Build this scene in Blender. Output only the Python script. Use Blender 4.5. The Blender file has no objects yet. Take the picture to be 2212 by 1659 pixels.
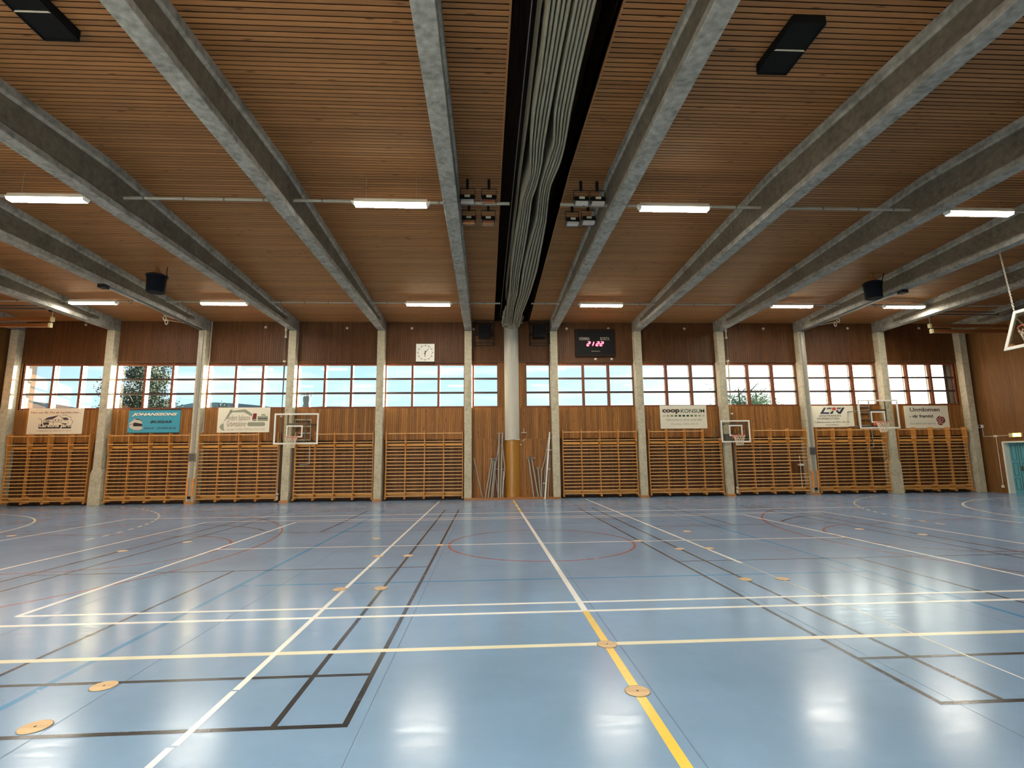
import bpy, bmesh, math, random
from mathutils import Vector, Matrix
random.seed(7)
SC = bpy.context.scene
COL = SC.collection
PI = math.pi

# ------------------------------------------------------------------ camera
cam_d = bpy.data.cameras.new('camera')
cam_d.sensor_fit = 'HORIZONTAL'; cam_d.sensor_width = 36.0; cam_d.lens = 17.803
cam_d.clip_start = 0.02; cam_d.clip_end = 2000
cam = bpy.data.objects.new('camera', cam_d); COL.objects.link(cam)
RGT = (0.99865, -0.05079, -0.01057); FWD = (0.05179, 0.98817, 0.14435); UPV = (0.00311, -0.14471, 0.98947)
m = Matrix.Identity(4)
for i in range(3):
    m[i][0] = RGT[i]; m[i][1] = UPV[i]; m[i][2] = -FWD[i]
m[0][3], m[1][3], m[2][3] = -1.065, -20.669, 1.644
cam.matrix_world = m
SC.camera = cam

# ------------------------------------------------------------------ light, sky, exposure
SC.view_settings.view_transform = 'Standard'
SC.view_settings.look = 'None'
SC.view_settings.gamma = 1.0
SC.view_settings.use_curve_mapping = False
SC.view_settings.exposure = 1.28
SUN_DIR = Vector((0.640, 0.762, 0.102)).normalized()      # towards the low evening sun
SUN_POWER = 52.0
SKY_POWER = 0.57
LAMP_POWER = 70.0
sun_d = bpy.data.lights.new('sun', 'SUN'); sun_d.energy = SUN_POWER; sun_d.angle = math.radians(0.8)
sun_d.color = (1.0, 0.93, 0.80)
sun = bpy.data.objects.new('sun', sun_d); COL.objects.link(sun)
sun.rotation_euler = (-SUN_DIR).to_track_quat('-Z', 'Y').to_euler()
sun.location = (30, 40, 20)

world = bpy.data.worlds.new('sky'); SC.world = world; world.use_nodes = True
def build_world():
    nt = world.node_tree; nt.nodes.clear()
    N = nt.nodes.new; L = nt.links.new
    out = N('ShaderNodeOutputWorld'); bg = N('ShaderNodeBackground'); tc = N('ShaderNodeTexCoord')
    sep = N('ShaderNodeSeparateXYZ'); L(tc.outputs['Generated'], sep.inputs[0])
    ramp = N('ShaderNodeValToRGB'); L(sep.outputs['Z'], ramp.inputs[0])
    e = ramp.color_ramp.elements
    e[0].position = 0.0; e[0].color = (0.62, 0.82, 0.90, 1)
    e[1].position = 0.06; e[1].color = (0.57, 0.82, 0.94, 1)
    a = e.new(0.12); a.color = (0.54, 0.80, 0.95, 1)
    a = e.new(0.20); a.color = (0.44, 0.70, 0.92, 1)
    a = e.new(0.6); a.color = (0.22, 0.45, 0.80, 1)
    # cloud streaks, stretched along the horizon
    mp = N('ShaderNodeMapping'); mp.inputs['Scale'].default_value = (2.2, 2.2, 16.0); L(tc.outputs['Generated'], mp.inputs[0])
    nz = N('ShaderNodeTexNoise'); nz.inputs['Scale'].default_value = 2.4; nz.inputs['Detail'].default_value = 5; L(mp.outputs[0], nz.inputs[0])
    cr = N('ShaderNodeMapRange'); cr.inputs[1].default_value = 0.46; cr.inputs[2].default_value = 0.72; cr.inputs[3].default_value = 0; cr.inputs[4].default_value = 0.75
    L(nz.outputs['Fac'], cr.inputs[0])
    mx = N('ShaderNodeMixRGB'); mx.inputs[2].default_value = (0.95, 0.98, 1.0, 1); L(cr.outputs[0], mx.inputs[0]); L(ramp.outputs[0], mx.inputs[1])
    # glow of the sky around the sun
    nrm = N('ShaderNodeVectorMath'); nrm.operation = 'NORMALIZE'; L(tc.outputs['Generated'], nrm.inputs[0])
    dt = N('ShaderNodeVectorMath'); dt.operation = 'DOT_PRODUCT'; dt.inputs[1].default_value = SUN_DIR; L(nrm.outputs[0], dt.inputs[0])
    mxz = N('ShaderNodeMath'); mxz.operation = 'MAXIMUM'; mxz.inputs[1].default_value = 0.0; L(dt.outputs['Value'], mxz.inputs[0])
    def glow(p, k, src):
        pw = N('ShaderNodeMath'); pw.operation = 'POWER'; pw.inputs[1].default_value = p; L(mxz.outputs[0], pw.inputs[0])
        sc = N('ShaderNodeVectorMath'); sc.operation = 'SCALE'; sc.inputs[0].default_value = k; L(pw.outputs[0], sc.inputs['Scale'])
        ad = N('ShaderNodeVectorMath'); ad.operation = 'ADD'; L(src, ad.inputs[0]); L(sc.outputs[0], ad.inputs[1])
        return ad.outputs[0]
    g = glow(14, (0.45, 0.42, 0.30), mx.outputs[0])
    g = glow(80, (10.0, 9.9, 8.4), g)
    g = glow(700, (8.0, 7.4, 5.6), g)
    L(g, bg.inputs['Color']); bg.inputs['Strength'].default_value = SKY_POWER
    L(bg.outputs[0], out.inputs[0])
build_world()

# ------------------------------------------------------------------ materials
def newmat(name):
    mt = bpy.data.materials.new(name); mt.use_nodes = True
    nt = mt.node_tree; b = nt.nodes['Principled BSDF']
    return mt, nt, b
def setb(b, **k):
    for n, v in k.items():
        b.inputs[n.replace('_', ' ')].default_value = v
def plain(name, col, rough=0.5, metal=0.0, vary=0.06, scale=9.0, spec=0.5):
    mt, nt, b = newmat(name)
    N = nt.nodes.new; L = nt.links.new
    tc = N('ShaderNodeTexCoord'); nz = N('ShaderNodeTexNoise'); nz.inputs['Scale'].default_value = scale; nz.inputs['Detail'].default_value = 4
    L(tc.outputs['Object'], nz.inputs[0])
    mr = N('ShaderNodeMapRange'); mr.inputs[3].default_value = 1 - vary * 2; mr.inputs[4].default_value = 1 + vary * 2; L(nz.outputs['Fac'], mr.inputs[0])
    sc = N('ShaderNodeVectorMath'); sc.operation = 'SCALE'; sc.inputs[0].default_value = col; L(mr.outputs[0], sc.inputs['Scale'])
    L(sc.outputs[0], b.inputs['Base Color'])
    setb(b, Roughness=rough, Metallic=metal); b.inputs['Specular IOR Level'].default_value = spec
    return mt
def emit(name, col, power):
    mt, nt, b = newmat(name)
    setb(b, Roughness=0.5); b.inputs['Base Color'].default_value = (*[min(1, c) for c in col], 1)
    b.inputs['Emission Color'].default_value = (*col, 1); b.inputs['Emission Strength'].default_value = power
    return mt
def wood(name, c1, c2, grain_axis, rough=0.45, knots=True, island=0.35, spec=0.3, gs=1.0):
    """planed softwood: streaky grain along one axis, knots, and every board its own tone"""
    mt, nt, b = newmat(name)
    N = nt.nodes.new; L = nt.links.new
    tc = N('ShaderNodeTexCoord'); geo = N('ShaderNodeNewGeometry')
    off = N('ShaderNodeVectorMath'); off.operation = 'SCALE'; off.inputs[0].default_value = (37.0, 53.0, 71.0); L(geo.outputs['Random Per Island'], off.inputs['Scale'])
    ad = N('ShaderNodeVectorMath'); ad.operation = 'ADD'; L(tc.outputs['Object'], ad.inputs[0]); L(off.outputs[0], ad.inputs[1])
    mp = N('ShaderNodeMapping'); s = [38.0 * gs] * 3; s[grain_axis] = 1.6 * gs; mp.inputs['Scale'].default_value = s; L(ad.outputs[0], mp.inputs[0])
    nz = N('ShaderNodeTexNoise'); nz.inputs['Scale'].default_value = 1.0; nz.inputs['Detail'].default_value = 6; nz.inputs['Distortion'].default_value = 0.5; L(mp.outputs[0], nz.inputs[0])
    rp = N('ShaderNodeValToRGB'); rp.color_ramp.elements[0].position = 0.32; rp.color_ramp.elements[1].position = 0.68
    rp.color_ramp.elements[0].color = (*c1, 1); rp.color_ramp.elements[1].color = (*c2, 1); L(nz.outputs['Fac'], rp.inputs[0])
    tone = N('ShaderNodeMapRange'); tone.inputs[3].default_value = 1 - island; tone.inputs[4].default_value = 1 + island * 0.8; L(geo.outputs['Random Per Island'], tone.inputs[0])
    sc = N('ShaderNodeVectorMath'); sc.operation = 'SCALE'; L(rp.outputs[0], sc.inputs[0]); L(tone.outputs[0], sc.inputs['Scale'])
    last = sc.outputs[0]
    if knots:
        mp2 = N('ShaderNodeMapping'); s = [13.0] * 3; s[grain_axis] = 3.2; mp2.inputs['Scale'].default_value = s; L(ad.outputs[0], mp2.inputs[0])
        vo = N('ShaderNodeTexVoronoi'); vo.inputs['Scale'].default_value = 0.55; L(mp2.outputs[0], vo.inputs[0])
        kr = N('ShaderNodeMapRange'); kr.inputs[1].default_value = 0.05; kr.inputs[2].default_value = 0.17; kr.inputs[3].default_value = 0.35; kr.inputs[4].default_value = 1.0; L(vo.outputs['Distance'], kr.inputs[0])
        s2 = N('ShaderNodeVectorMath'); s2.operation = 'SCALE'; L(last, s2.inputs[0]); L(kr.outputs[0], s2.inputs['Scale']); last = s2.outputs[0]
    L(last, b.inputs['Base Color']); setb(b, Roughness=rough); b.inputs['Specular IOR Level'].default_value = spec
    bp = N('ShaderNodeBump'); bp.inputs['Strength'].default_value = 0.15; bp.inputs['Distance'].default_value = 0.004; L(nz.outputs['Fac'], bp.inputs['Height']); L(bp.outputs[0], b.inputs['Normal'])
    return mt
def concrete(name, c1, c2):
    mt, nt, b = newmat(name)
    N = nt.nodes.new; L = nt.links.new
    tc = N('ShaderNodeTexCoord')
    n1 = N('ShaderNodeTexNoise'); n1.inputs['Scale'].default_value = 1.7; n1.inputs['Detail'].default_value = 9; n1.inputs['Roughness'].default_value = 0.66; L(tc.outputs['Object'], n1.inputs[0])
    n2 = N('ShaderNodeTexNoise'); n2.inputs['Scale'].default_value = 9; n2.inputs['Detail'].default_value = 8; n2.inputs['Distortion'].default_value = 0.35; L(tc.outputs['Object'], n2.inputs[0])
    mx = N('ShaderNodeMixRGB'); mx.inputs[0].default_value = 0.45; L(n1.outputs['Fac'], mx.inputs[1]); L(n2.outputs['Fac'], mx.inputs[2])
    rp = N('ShaderNodeValToRGB'); rp.color_ramp.elements[0].position = 0.36; rp.color_ramp.elements[1].position = 0.64
    rp.color_ramp.elements[0].color = (*c1, 1); rp.color_ramp.elements[1].color = (*c2, 1); L(mx.outputs[0], rp.inputs[0])
    L(rp.outputs[0], b.inputs['Base Color']); setb(b, Roughness=0.85); b.inputs['Specular IOR Level'].default_value = 0.25
    bp = N('ShaderNodeBump'); bp.inputs['Strength'].default_value = 0.5; bp.inputs['Distance'].default_value = 0.012; L(n2.outputs['Fac'], bp.inputs['Height']); L(bp.outputs[0], b.inputs['Normal'])
    return mt
def court(name, col, rough=0.2, seams=False, scuff=True):
    """sealed sports vinyl: slightly wavy gloss, faint scuffs, welded seams"""
    mt, nt, b = newmat(name)
    N = nt.nodes.new; L = nt.links.new
    tc = N('ShaderNodeTexCoord')
    nz = N('ShaderNodeTexNoise'); nz.inputs['Scale'].default_value = 0.55; nz.inputs['Detail'].default_value = 7; nz.inputs['Roughness'].default_value = 0.62; L(tc.outputs['Object'], nz.inputs[0])
    mp = N('ShaderNodeMapping'); mp.inputs['Scale'].default_value = (1.6, 7.0, 1); L(tc.outputs['Object'], mp.inputs[0])
    nf = N('ShaderNodeTexNoise'); nf.inputs['Scale'].default_value = 2.6; nf.inputs['Detail'].default_value = 7; nf.inputs['Distortion'].default_value = 0.8; L(mp.outputs[0], nf.inputs[0])
    mr = N('ShaderNodeMapRange'); mr.inputs[1].default_value = 0.3; mr.inputs[2].default_value = 0.7; mr.inputs[3].default_value = 0.86; mr.inputs[4].default_value = 1.14; L(nz.outputs['Fac'], mr.inputs[0])
    sc = N('ShaderNodeVectorMath'); sc.operation = 'SCALE'; sc.inputs[0].default_value = col; L(mr.outputs[0], sc.inputs['Scale'])
    last = sc.outputs[0]
    rr = N('ShaderNodeMapRange'); rr.inputs[1].default_value = 0.3; rr.inputs[2].default_value = 0.7; rr.inputs[3].default_value = rough * 0.8; rr.inputs[4].default_value = rough * 1.25; L(nf.outputs['Fac'], rr.inputs[0])
    L(rr.outputs[0], b.inputs['Roughness'])
    bp = N('ShaderNodeBump'); bp.inputs['Strength'].default_value = 0.06; bp.inputs['Distance'].default_value = 0.008; L(nf.outputs['Fac'], bp.inputs['Height'])
    if seams:
        sx = N('ShaderNodeSeparateXYZ'); L(tc.outputs['Object'], sx.inputs[0])
        a = N('ShaderNodeMath'); a.operation = 'ADD'; a.inputs[1].default_value = 0.39 + 195.0; L(sx.outputs['X'], a.inputs[0])
        d = N('ShaderNodeMath'); d.operation = 'DIVIDE'; d.inputs[1].default_value = 1.955; L(a.outputs[0], d.inputs[0])
        f = N('ShaderNodeMath'); f.operation = 'PINGPONG'; f.inputs[1].default_value = 0.5; L(d.outputs[0], f.inputs[0])
        s = N('ShaderNodeMapRange'); s.inputs[1].default_value = 0.0012; s.inputs[2].default_value = 0.0034; s.inputs[3].default_value = 1.0; s.inputs[4].default_value = 0.0; L(f.outputs[0], s.inputs[0])
        dk = N('ShaderNodeMixRGB'); dk.inputs[2].default_value = (*[c * 0.72 for c in col], 1); L(s.outputs[0], dk.inputs[0]); L(last, dk.inputs[1]); last = dk.outputs[0]
        inv = N('ShaderNodeMath'); inv.operation = 'SUBTRACT'; inv.inputs[0].default_value = 1; L(s.outputs[0], inv.inputs[1])
        b2 = N('ShaderNodeBump'); b2.inputs['Strength'].default_value = 0.5; b2.inputs['Distance'].default_value = 0.004; L(inv.outputs[0], b2.inputs['Height']); L(bp.outputs[0], b2.inputs['Normal']); bp = b2
    L(bp.outputs[0], b.inputs['Normal'])
    L(last, b.inputs['Base Color']); b.inputs['Specular IOR Level'].default_value = 0.46
    return mt
def glass(name, tint, refl=0.9):
    mt = bpy.data.materials.new(name); mt.use_nodes = True; nt = mt.node_tree; nt.nodes.clear()
    N = nt.nodes.new; L = nt.links.new
    o = N('ShaderNodeOutputMaterial'); t = N('ShaderNodeBsdfTransparent'); t.inputs[0].default_value = (*tint, 1)
    g = N('ShaderNodeBsdfGlossy'); g.inputs['Roughness'].default_value = 0.03
    f = N('ShaderNodeFresnel'); f.inputs[0].default_value = 1.45
    k = N('ShaderNodeMath'); k.operation = 'MULTIPLY'; k.inputs[1].default_value = refl; L(f.outputs[0], k.inputs[0])
    mx = N('ShaderNodeMixShader'); L(k.outputs[0], mx.inputs[0]); L(t.outputs[0], mx.inputs[1]); L(g.outputs[0], mx.inputs[2]); L(mx.outputs[0], o.inputs[0])
    return mt

M = {}
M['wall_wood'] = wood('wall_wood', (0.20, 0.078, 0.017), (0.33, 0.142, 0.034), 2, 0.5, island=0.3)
M['upper_wood_shaded'] = wood('upper_wall_wood', (0.068, 0.024, 0.0065), (0.122, 0.047, 0.0125), 2, 0.55, island=0.16)  # wall wood again, the dimness above the windows put into its colour
M['niche_wood_shaded'] = wood('niche_wood_shaded', (0.085, 0.032, 0.008), (0.16, 0.062, 0.016), 2, 0.55, island=0.3)  # wall wood darkened to paint in the shade behind the bars
M['end_wood'] = wood('end_wall_wood', (0.15, 0.066, 0.019), (0.23, 0.105, 0.032), 2, 0.55, island=0.12, knots=False)
M['ceil_wood'] = wood('ceiling_wood', (0.245, 0.106, 0.036), (0.32, 0.143, 0.050), 0, 0.55, island=0.18)
M['gap'] = plain('dark_gap', (0.010, 0.007, 0.005), 0.9, spec=0.1)
M['slot_wood'] = wood('dark_stained_wood', (0.012, 0.007, 0.004), (0.03, 0.016, 0.009), 1, 0.7, knots=False, spec=0.1)
M['bar_wood'] = wood('wall_bar_pine', (0.42, 0.17, 0.035), (0.66, 0.30, 0.075), 2, 0.4, knots=False, island=0.18)
M['rung_wood'] = wood('rung_beech', (0.66, 0.36, 0.13), (0.82, 0.50, 0.21), 0, 0.33, knots=False, island=0.1, spec=0.5)
M['board_wood'] = wood('pale_pine', (0.55, 0.26, 0.055), (0.72, 0.37, 0.09), 0, 0.45, island=0.12)
M['frame_wood'] = wood('window_frame_wood', (0.13, 0.035, 0.014), (0.23, 0.07, 0.028), 2, 0.45, knots=False, island=0.05)
M['dark_frame'] = plain('dark_transom', (0.03, 0.014, 0.012), 0.5)
M['skirt_wood'] = wood('skirting_wood', (0.34, 0.13, 0.04), (0.50, 0.22, 0.07), 0, 0.45, knots=False)
M['beam_wood'] = wood('varnished_beam_wood', (0.20, 0.065, 0.018), (0.32, 0.11, 0.03), 0, 0.3, knots=False, spec=0.5)
M['concrete_col'] = concrete('column_concrete', (0.36, 0.32, 0.22), (0.60, 0.55, 0.41))
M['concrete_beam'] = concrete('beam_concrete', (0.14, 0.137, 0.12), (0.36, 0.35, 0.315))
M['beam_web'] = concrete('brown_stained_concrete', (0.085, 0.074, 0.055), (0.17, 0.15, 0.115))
M['tube_grey'] = plain('conduit_grey', (0.30, 0.28, 0.23), 0.5)
M['white'] = plain('white_paint', (0.78, 0.76, 0.68), 0.45, vary=0.03)
M['sign_white'] = plain('sign_white', (0.74, 0.69, 0.55), 0.4, vary=0.015)
M['plaster'] = plain('white_bounce_plaster', (0.80, 0.78, 0.73), 0.8, vary=0.02)  # unseen back wall, made white to bounce sunlight into the hall
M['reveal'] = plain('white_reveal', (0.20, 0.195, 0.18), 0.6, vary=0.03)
M['post_white'] = plain('post_white', (0.50, 0.48, 0.41), 0.32, vary=0.04, scale=3)
M['post_ochre'] = plain('post_ochre', (0.36, 0.16, 0.018), 0.30, vary=0.04, scale=3)
M['black'] = plain('black_paint', (0.007, 0.007, 0.008), 0.65, spec=0.2)
M['navy'] = plain('navy_black_cloth', (0.006, 0.008, 0.013), 0.85, spec=0.1)
M['grille'] = plain('charcoal_grille', (0.008, 0.008, 0.008), 0.8, spec=0.1)
M['dark_brown'] = plain('dark_brown_paint', (0.018, 0.010, 0.007), 0.7, spec=0.2)
M['steel'] = plain('galvanised_steel', (0.42, 0.41, 0.38), 0.38, metal=0.7, vary=0.08)
M['steel_dark'] = plain('dull_steel', (0.16, 0.155, 0.145), 0.45, metal=0.6, vary=0.08)
M['pole'] = plain('grey_pole_paint', (0.33, 0.32, 0.28), 0.35, metal=0.3)
M['pipe'] = plain('pipe_grey', (0.52, 0.47, 0.37), 0.5)
M['cable'] = plain('cable_white', (0.55, 0.50, 0.40), 0.5)
M['orange'] = plain('orange_wood_guard', (0.62, 0.25, 0.06), 0.5, vary=0.15)
M['brass'] = plain('bright_end_cap', (0.85, 0.78, 0.45), 0.3, metal=0.3)
M['rim'] = plain('orange_rim', (0.62, 0.12, 0.05), 0.4)
M['net'] = plain('net_cord', (0.75, 0.66, 0.50), 0.8)
M['chain'] = plain('chain_link_steel', (0.5, 0.47, 0.40), 0.4, metal=0.6)
M['curtain'] = plain('curtain_cloth', (0.22, 0.205, 0.15), 0.85, vary=0.08, scale=4, spec=0.2)
M['teal'] = plain('teal_door_paint', (0.10, 0.33, 0.38), 0.35, vary=0.04)
M['teal_dark'] = plain('teal_groove', (0.02, 0.08, 0.10), 0.5)
M['chrome'] = plain('chrome', (0.7, 0.7, 0.68), 0.2, metal=1.0)
M['sock_wood'] = wood('socket_cover_birch', (0.52, 0.34, 0.17), (0.70, 0.50, 0.28), 0, 0.4, knots=False)
M['pane'] = glass('window_glass', (0.97, 0.985, 0.98), 0.8)
M['acrylic'] = glass('backboard_acrylic', (0.93, 0.92, 0.88), 0.35)
M['sky_blue'] = plain('sign_blue', (0.030, 0.30, 0.42), 0.35, vary=0.02)
M['ink'] = plain('ink_black', (0.012, 0.011, 0.014), 0.5)
M['ink_navy'] = plain('ink_navy', (0.018, 0.024, 0.06), 0.5)
M['ink_brown'] = plain('ink_brown', (0.16, 0.10, 0.06), 0.5)
M['ink_rust'] = plain('ink_rust', (0.26, 0.06, 0.02), 0.5)
M['ink_red'] = plain('ink_red', (0.55, 0.05, 0.03), 0.5)
M['ink_wine'] = plain('ink_wine', (0.18, 0.012, 0.012), 0.5)
M['ink_darkgreen'] = plain('ink_darkgreen', (0.012, 0.05, 0.014), 0.5)
M['ink_green'] = plain('ink_green', (0.07, 0.13, 0.02), 0.5)
M['ink_olive'] = plain('ink_olive', (0.20, 0.24, 0.08), 0.5)
M['ink_sage'] = plain('ink_sage', (0.33, 0.34, 0.20), 0.5)
M['ink_sand'] = plain('ink_sand', (0.50, 0.48, 0.33), 0.5)
M['ink_grey'] = plain('ink_grey', (0.27, 0.28, 0.20), 0.5)
M['ink_choc'] = plain('ink_chocolate', (0.05, 0.03, 0.015), 0.5)
M['ink_pale'] = plain('ink_pale', (0.80, 0.76, 0.62), 0.5)
M['ink_dim'] = plain('ink_dim', (0.36, 0.32, 0.26), 0.5)
M['lamp'] = emit('fluorescent_tube', (1.0, 0.94, 0.82), LAMP_POWER)
M['lamp_shade'] = emit('lamp_diffuser', (1.0, 0.83, 0.55), LAMP_POWER * 0.10)
M['led'] = emit('red_led', (1.0, 0.05, 0.08), 5.0)
M['exit'] = emit('lit_exit_sign', (1.0, 0.62, 0.10), 1.6)
M['exit_ink'] = emit('lit_exit_symbol', (1.0, 0.95, 0.65), 3.0)
M['flood_warm'] = plain('flood_reflector_copper', (0.55, 0.28, 0.17), 0.25, metal=0.8)
M['flood_white'] = plain('flood_reflector_white', (0.45, 0.44, 0.42), 0.3)
M['leaf'] = plain('birch_leaf', (0.022, 0.034, 0.018), 0.7, vary=0.3, scale=1.2)
M['leaf_light'] = plain('bush_leaf', (0.11, 0.16, 0.055), 0.7, vary=0.3, scale=1.2)
M['bark'] = plain('bark', (0.12, 0.10, 0.08), 0.9)
M['hill'] = plain('forested_hill', (0.13, 0.17, 0.17), 0.95, vary=0.3, scale=0.02)
M['grass'] = plain('outdoor_grass', (0.14, 0.17, 0.06), 0.95, vary=0.2, scale=0.2)
M['court'] = court('court_vinyl', (0.200, 0.325, 0.495), 0.19, seams=True)
M['ln_white'] = court('line_white', (0.88, 0.88, 0.83), 0.22)
M['ln_cream'] = court('line_cream', (0.82, 0.78, 0.58), 0.22)
M['ln_yellow'] = court('line_yellow', (0.86, 0.58, 0.08), 0.22)
M['ln_black'] = court('line_black', (0.026, 0.026, 0.028), 0.22)
M['ln_red'] = court('line_red', (0.30, 0.075, 0.065), 0.22)
M['ln_blue'] = court('line_blue', (0.055, 0.23, 0.45), 0.22)
M['ln_worn'] = court('line_worn', (0.30, 0.35, 0.40), 0.22)

# ------------------------------------------------------------------ mesh helpers (world coordinates in, object-local out)
class MB:
    def __init__(s): s.v = []; s.f = []; s.mi = []
    def face(s, pts, mi=0):
        n = len(s.v); s.v += [tuple(p) for p in pts]; s.f.append(tuple(range(n, n + len(pts)))); s.mi.append(mi)
    def box(s, x0, x1, y0, y1, z0, z1, mi=0):
        n = len(s.v)
        s.v += [(x0, y0, z0), (x1, y0, z0), (x1, y1, z0), (x0, y1, z0), (x0, y0, z1), (x1, y0, z1), (x1, y1, z1), (x0, y1, z1)]
        for q in ((0, 3, 2, 1), (4, 5, 6, 7), (0, 1, 5, 4), (1, 2, 6, 5), (2, 3, 7, 6), (3, 0, 4, 7)):
            s.f.append(tuple(n + i for i in q)); s.mi.append(mi)
        return s
    def loft(s, rings, mi=0, caps=True, closed=True):
        n = len(s.v); k = len(rings[0])
        for r in rings: s.v += [tuple(p) for p in r]
        for a in range(len(rings) - 1):
            for i in range(k if closed else k - 1):
                j = (i + 1) % k
                s.f.append((n + a * k + i, n + a * k + j, n + (a + 1) * k + j, n + (a + 1) * k + i)); s.mi.append(mi)
        if caps and closed:
            s.f.append(tuple(n + i for i in reversed(range(k)))); s.mi.append(mi)
            s.f.append(tuple(n + (len(rings) - 1) * k + i for i in range(k))); s.mi.append(mi)
        return s
    def tube(s, pts, r, k=8, mi=0, rs=None, closed_path=False):
        pts = [Vector(p) for p in pts]; rings = []
        N = len(pts)
        for i, p in enumerate(pts):
            if closed_path: d = pts[(i + 1) % N] - pts[(i - 1) % N]
            else: d = pts[min(i + 1, N - 1)] - pts[max(i - 1, 0)]
            d.normalize()
            u = d.cross(Vector((0, 0, 1)))
            if u.length < 1e-3: u = d.cross(Vector((0, 1, 0)))
            u.normalize(); w = u.cross(d)
            rr = rs[i] if rs else r
            rings.append([p + (u * math.cos(2 * PI * a / k) + w * math.sin(2 * PI * a / k)) * rr for a in range(k)])
        if closed_path:
            rings.append(rings[0]); return s.loft(rings, mi, caps=False)
        return s.loft(rings, mi)
    def prism_x(s, prof, x0, x1, mi=0):        # profile of (y, z)
        return s.loft([[(x0, y, z) for y, z in prof], [(x1, y, z) for y, z in prof]], mi)
    def poly_y(s, pts, y, t=0.003, mi=0):      # flat shape of (x, z) facing -Y, thickness t
        return s.loft([[(x, y, z) for x, z in pts], [(x, y + t, z) for x, z in pts]], mi)
    def disc_y(s, x, z, r, y, t, k=20, mi=0, rz=None):
        return s.poly_y([(x + r * math.cos(2 * PI * i / k), z + (rz or r) * math.sin(2 * PI * i / k)) for i in range(k)], y, t, mi)
    def strip_y(s, pts, w, y, t=0.003, mi=0):
        for (a, b), (c, d) in zip(pts[:-1], pts[1:]):
            dx, dz = c - a, d - b; l = math.hypot(dx, dz) or 1; nx, nz = -dz / l * w / 2, dx / l * w / 2
            s.poly_y([(a + nx, b + nz), (c + nx, d + nz), (c - nx, d - nz), (a - nx, b - nz)], y, t, mi)
        return s
    def mesh(s, name, mats, origin=(0, 0, 0), smooth=False):
        me = bpy.data.meshes.new(name); ox, oy, oz = origin
        me.from_pydata([(x - ox, y - oy, z - oz) for x, y, z in s.v], [], s.f)
        for mt in (mats if isinstance(mats, (list, tuple)) else [mats]): me.materials.append(M[mt] if isinstance(mt, str) else mt)
        me.polygons.foreach_set('material_index', s.mi)
        me.update()
        bm = bmesh.new(); bm.from_mesh(me); bmesh.ops.recalc_face_normals(bm, faces=bm.faces); bm.to_mesh(me); bm.free()
        if smooth:
            me.polygons.foreach_set('use_smooth', [True] * len(me.polygons))
            try: me.set_sharp_from_angle(angle=math.radians(40))
            except Exception: pass
        return me

def link(name, me, parent=None, loc=(0, 0, 0)):
    o = bpy.data.objects.new(name, me); COL.objects.link(o)
    if parent is not None: o.parent = parent
    o.location = loc
    return o
def tag(o, label=None, cat=None, group=None, kind=None):
    if label: o['label'] = label
    if cat: o['category'] = cat
    if group: o['group'] = group
    if kind: o['kind'] = kind
    return o
def thing(name, label, cat, loc, group=None):
    o = bpy.data.objects.new(name, None); COL.objects.link(o); o.empty_display_size = 0.1
    o.location = loc
    return tag(o, label, cat, group)
def wloc(o):
    v = Vector((0, 0, 0))
    while o is not None: v = v + Vector(o.location); o = o.parent
    return v
def part(name, mb, mats, root, smooth=False, label=None):
    o = link(name, mb.mesh(name, mats, wloc(root), smooth), root)
    if label: o['label'] = label
    return o
def solo(name, mb, mats, label, cat, loc=(0, 0, 0), group=None, smooth=False):
    return tag(link(name, mb.mesh(name, mats, loc, smooth), None, loc), label, cat, group)
def struct(name, mb, mats, smooth=False):
    return tag(link(name, mb.mesh(name, mats, (0, 0, 0), smooth)), kind='structure')
def bevel(o, w=0.01, seg=2):
    b = o.modifiers.new('bevel', 'BEVEL'); b.width = w; b.segments = seg; b.limit_method = 'ANGLE'; b.angle_limit = math.radians(40)
    return o
_text_cache = {}
def text_shape(s, bold=0.0, shear=0.0):
    key = (s, bold, shear)
    if key in _text_cache: return _text_cache[key]
    cu = bpy.data.curves.new('lettering', 'FONT'); cu.body = s; cu.size = 1.0; cu.offset = bold; cu.shear = shear; cu.resolution_u = 3
    ob = bpy.data.objects.new('lettering', cu); COL.objects.link(ob)
    bpy.context.view_layer.update()
    dg = bpy.context.evaluated_depsgraph_get()
    me = ob.evaluated_get(dg).to_mesh()
    vs = [(v.co.x, v.co.y) for v in me.vertices]; fs = [tuple(p.vertices) for p in me.polygons]
    ob.evaluated_get(dg).to_mesh_clear()
    bpy.data.objects.remove(ob); bpy.data.curves.remove(cu)
    _text_cache[key] = (vs, fs)
    return vs, fs
def add_text(mb, s, x0, x1, z0, z1, y, bold=0.0, shear=0.0, mi=0):
    """lettering fitted to a box on a wall facing -Y"""
    vs, fs = text_shape(s, bold, shear)
    ax = min(v[0] for v in vs); bx = max(v[0] for v in vs); az = min(v[1] for v in vs); bz = max(v[1] for v in vs)
    n = len(mb.v)
    mb.v += [(x0 + (v[0] - ax) / (bx - ax) * (x1 - x0), y, z0 + (v[1] - az) / (bz - az) * (z1 - z0)) for v in vs]
    for f in fs: mb.f.append(tuple(n + i for i in f)); mb.mi.append(mi)

B = 3.584
def colx(k): return math.copysign(19.83, k) if abs(k) == 5.5 else k * B
def ceil_z(y): return 7.86 - 0.0463 * abs(y + 10.5)
YB = -21.3            # back wall
XE = 20.2             # end walls
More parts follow.
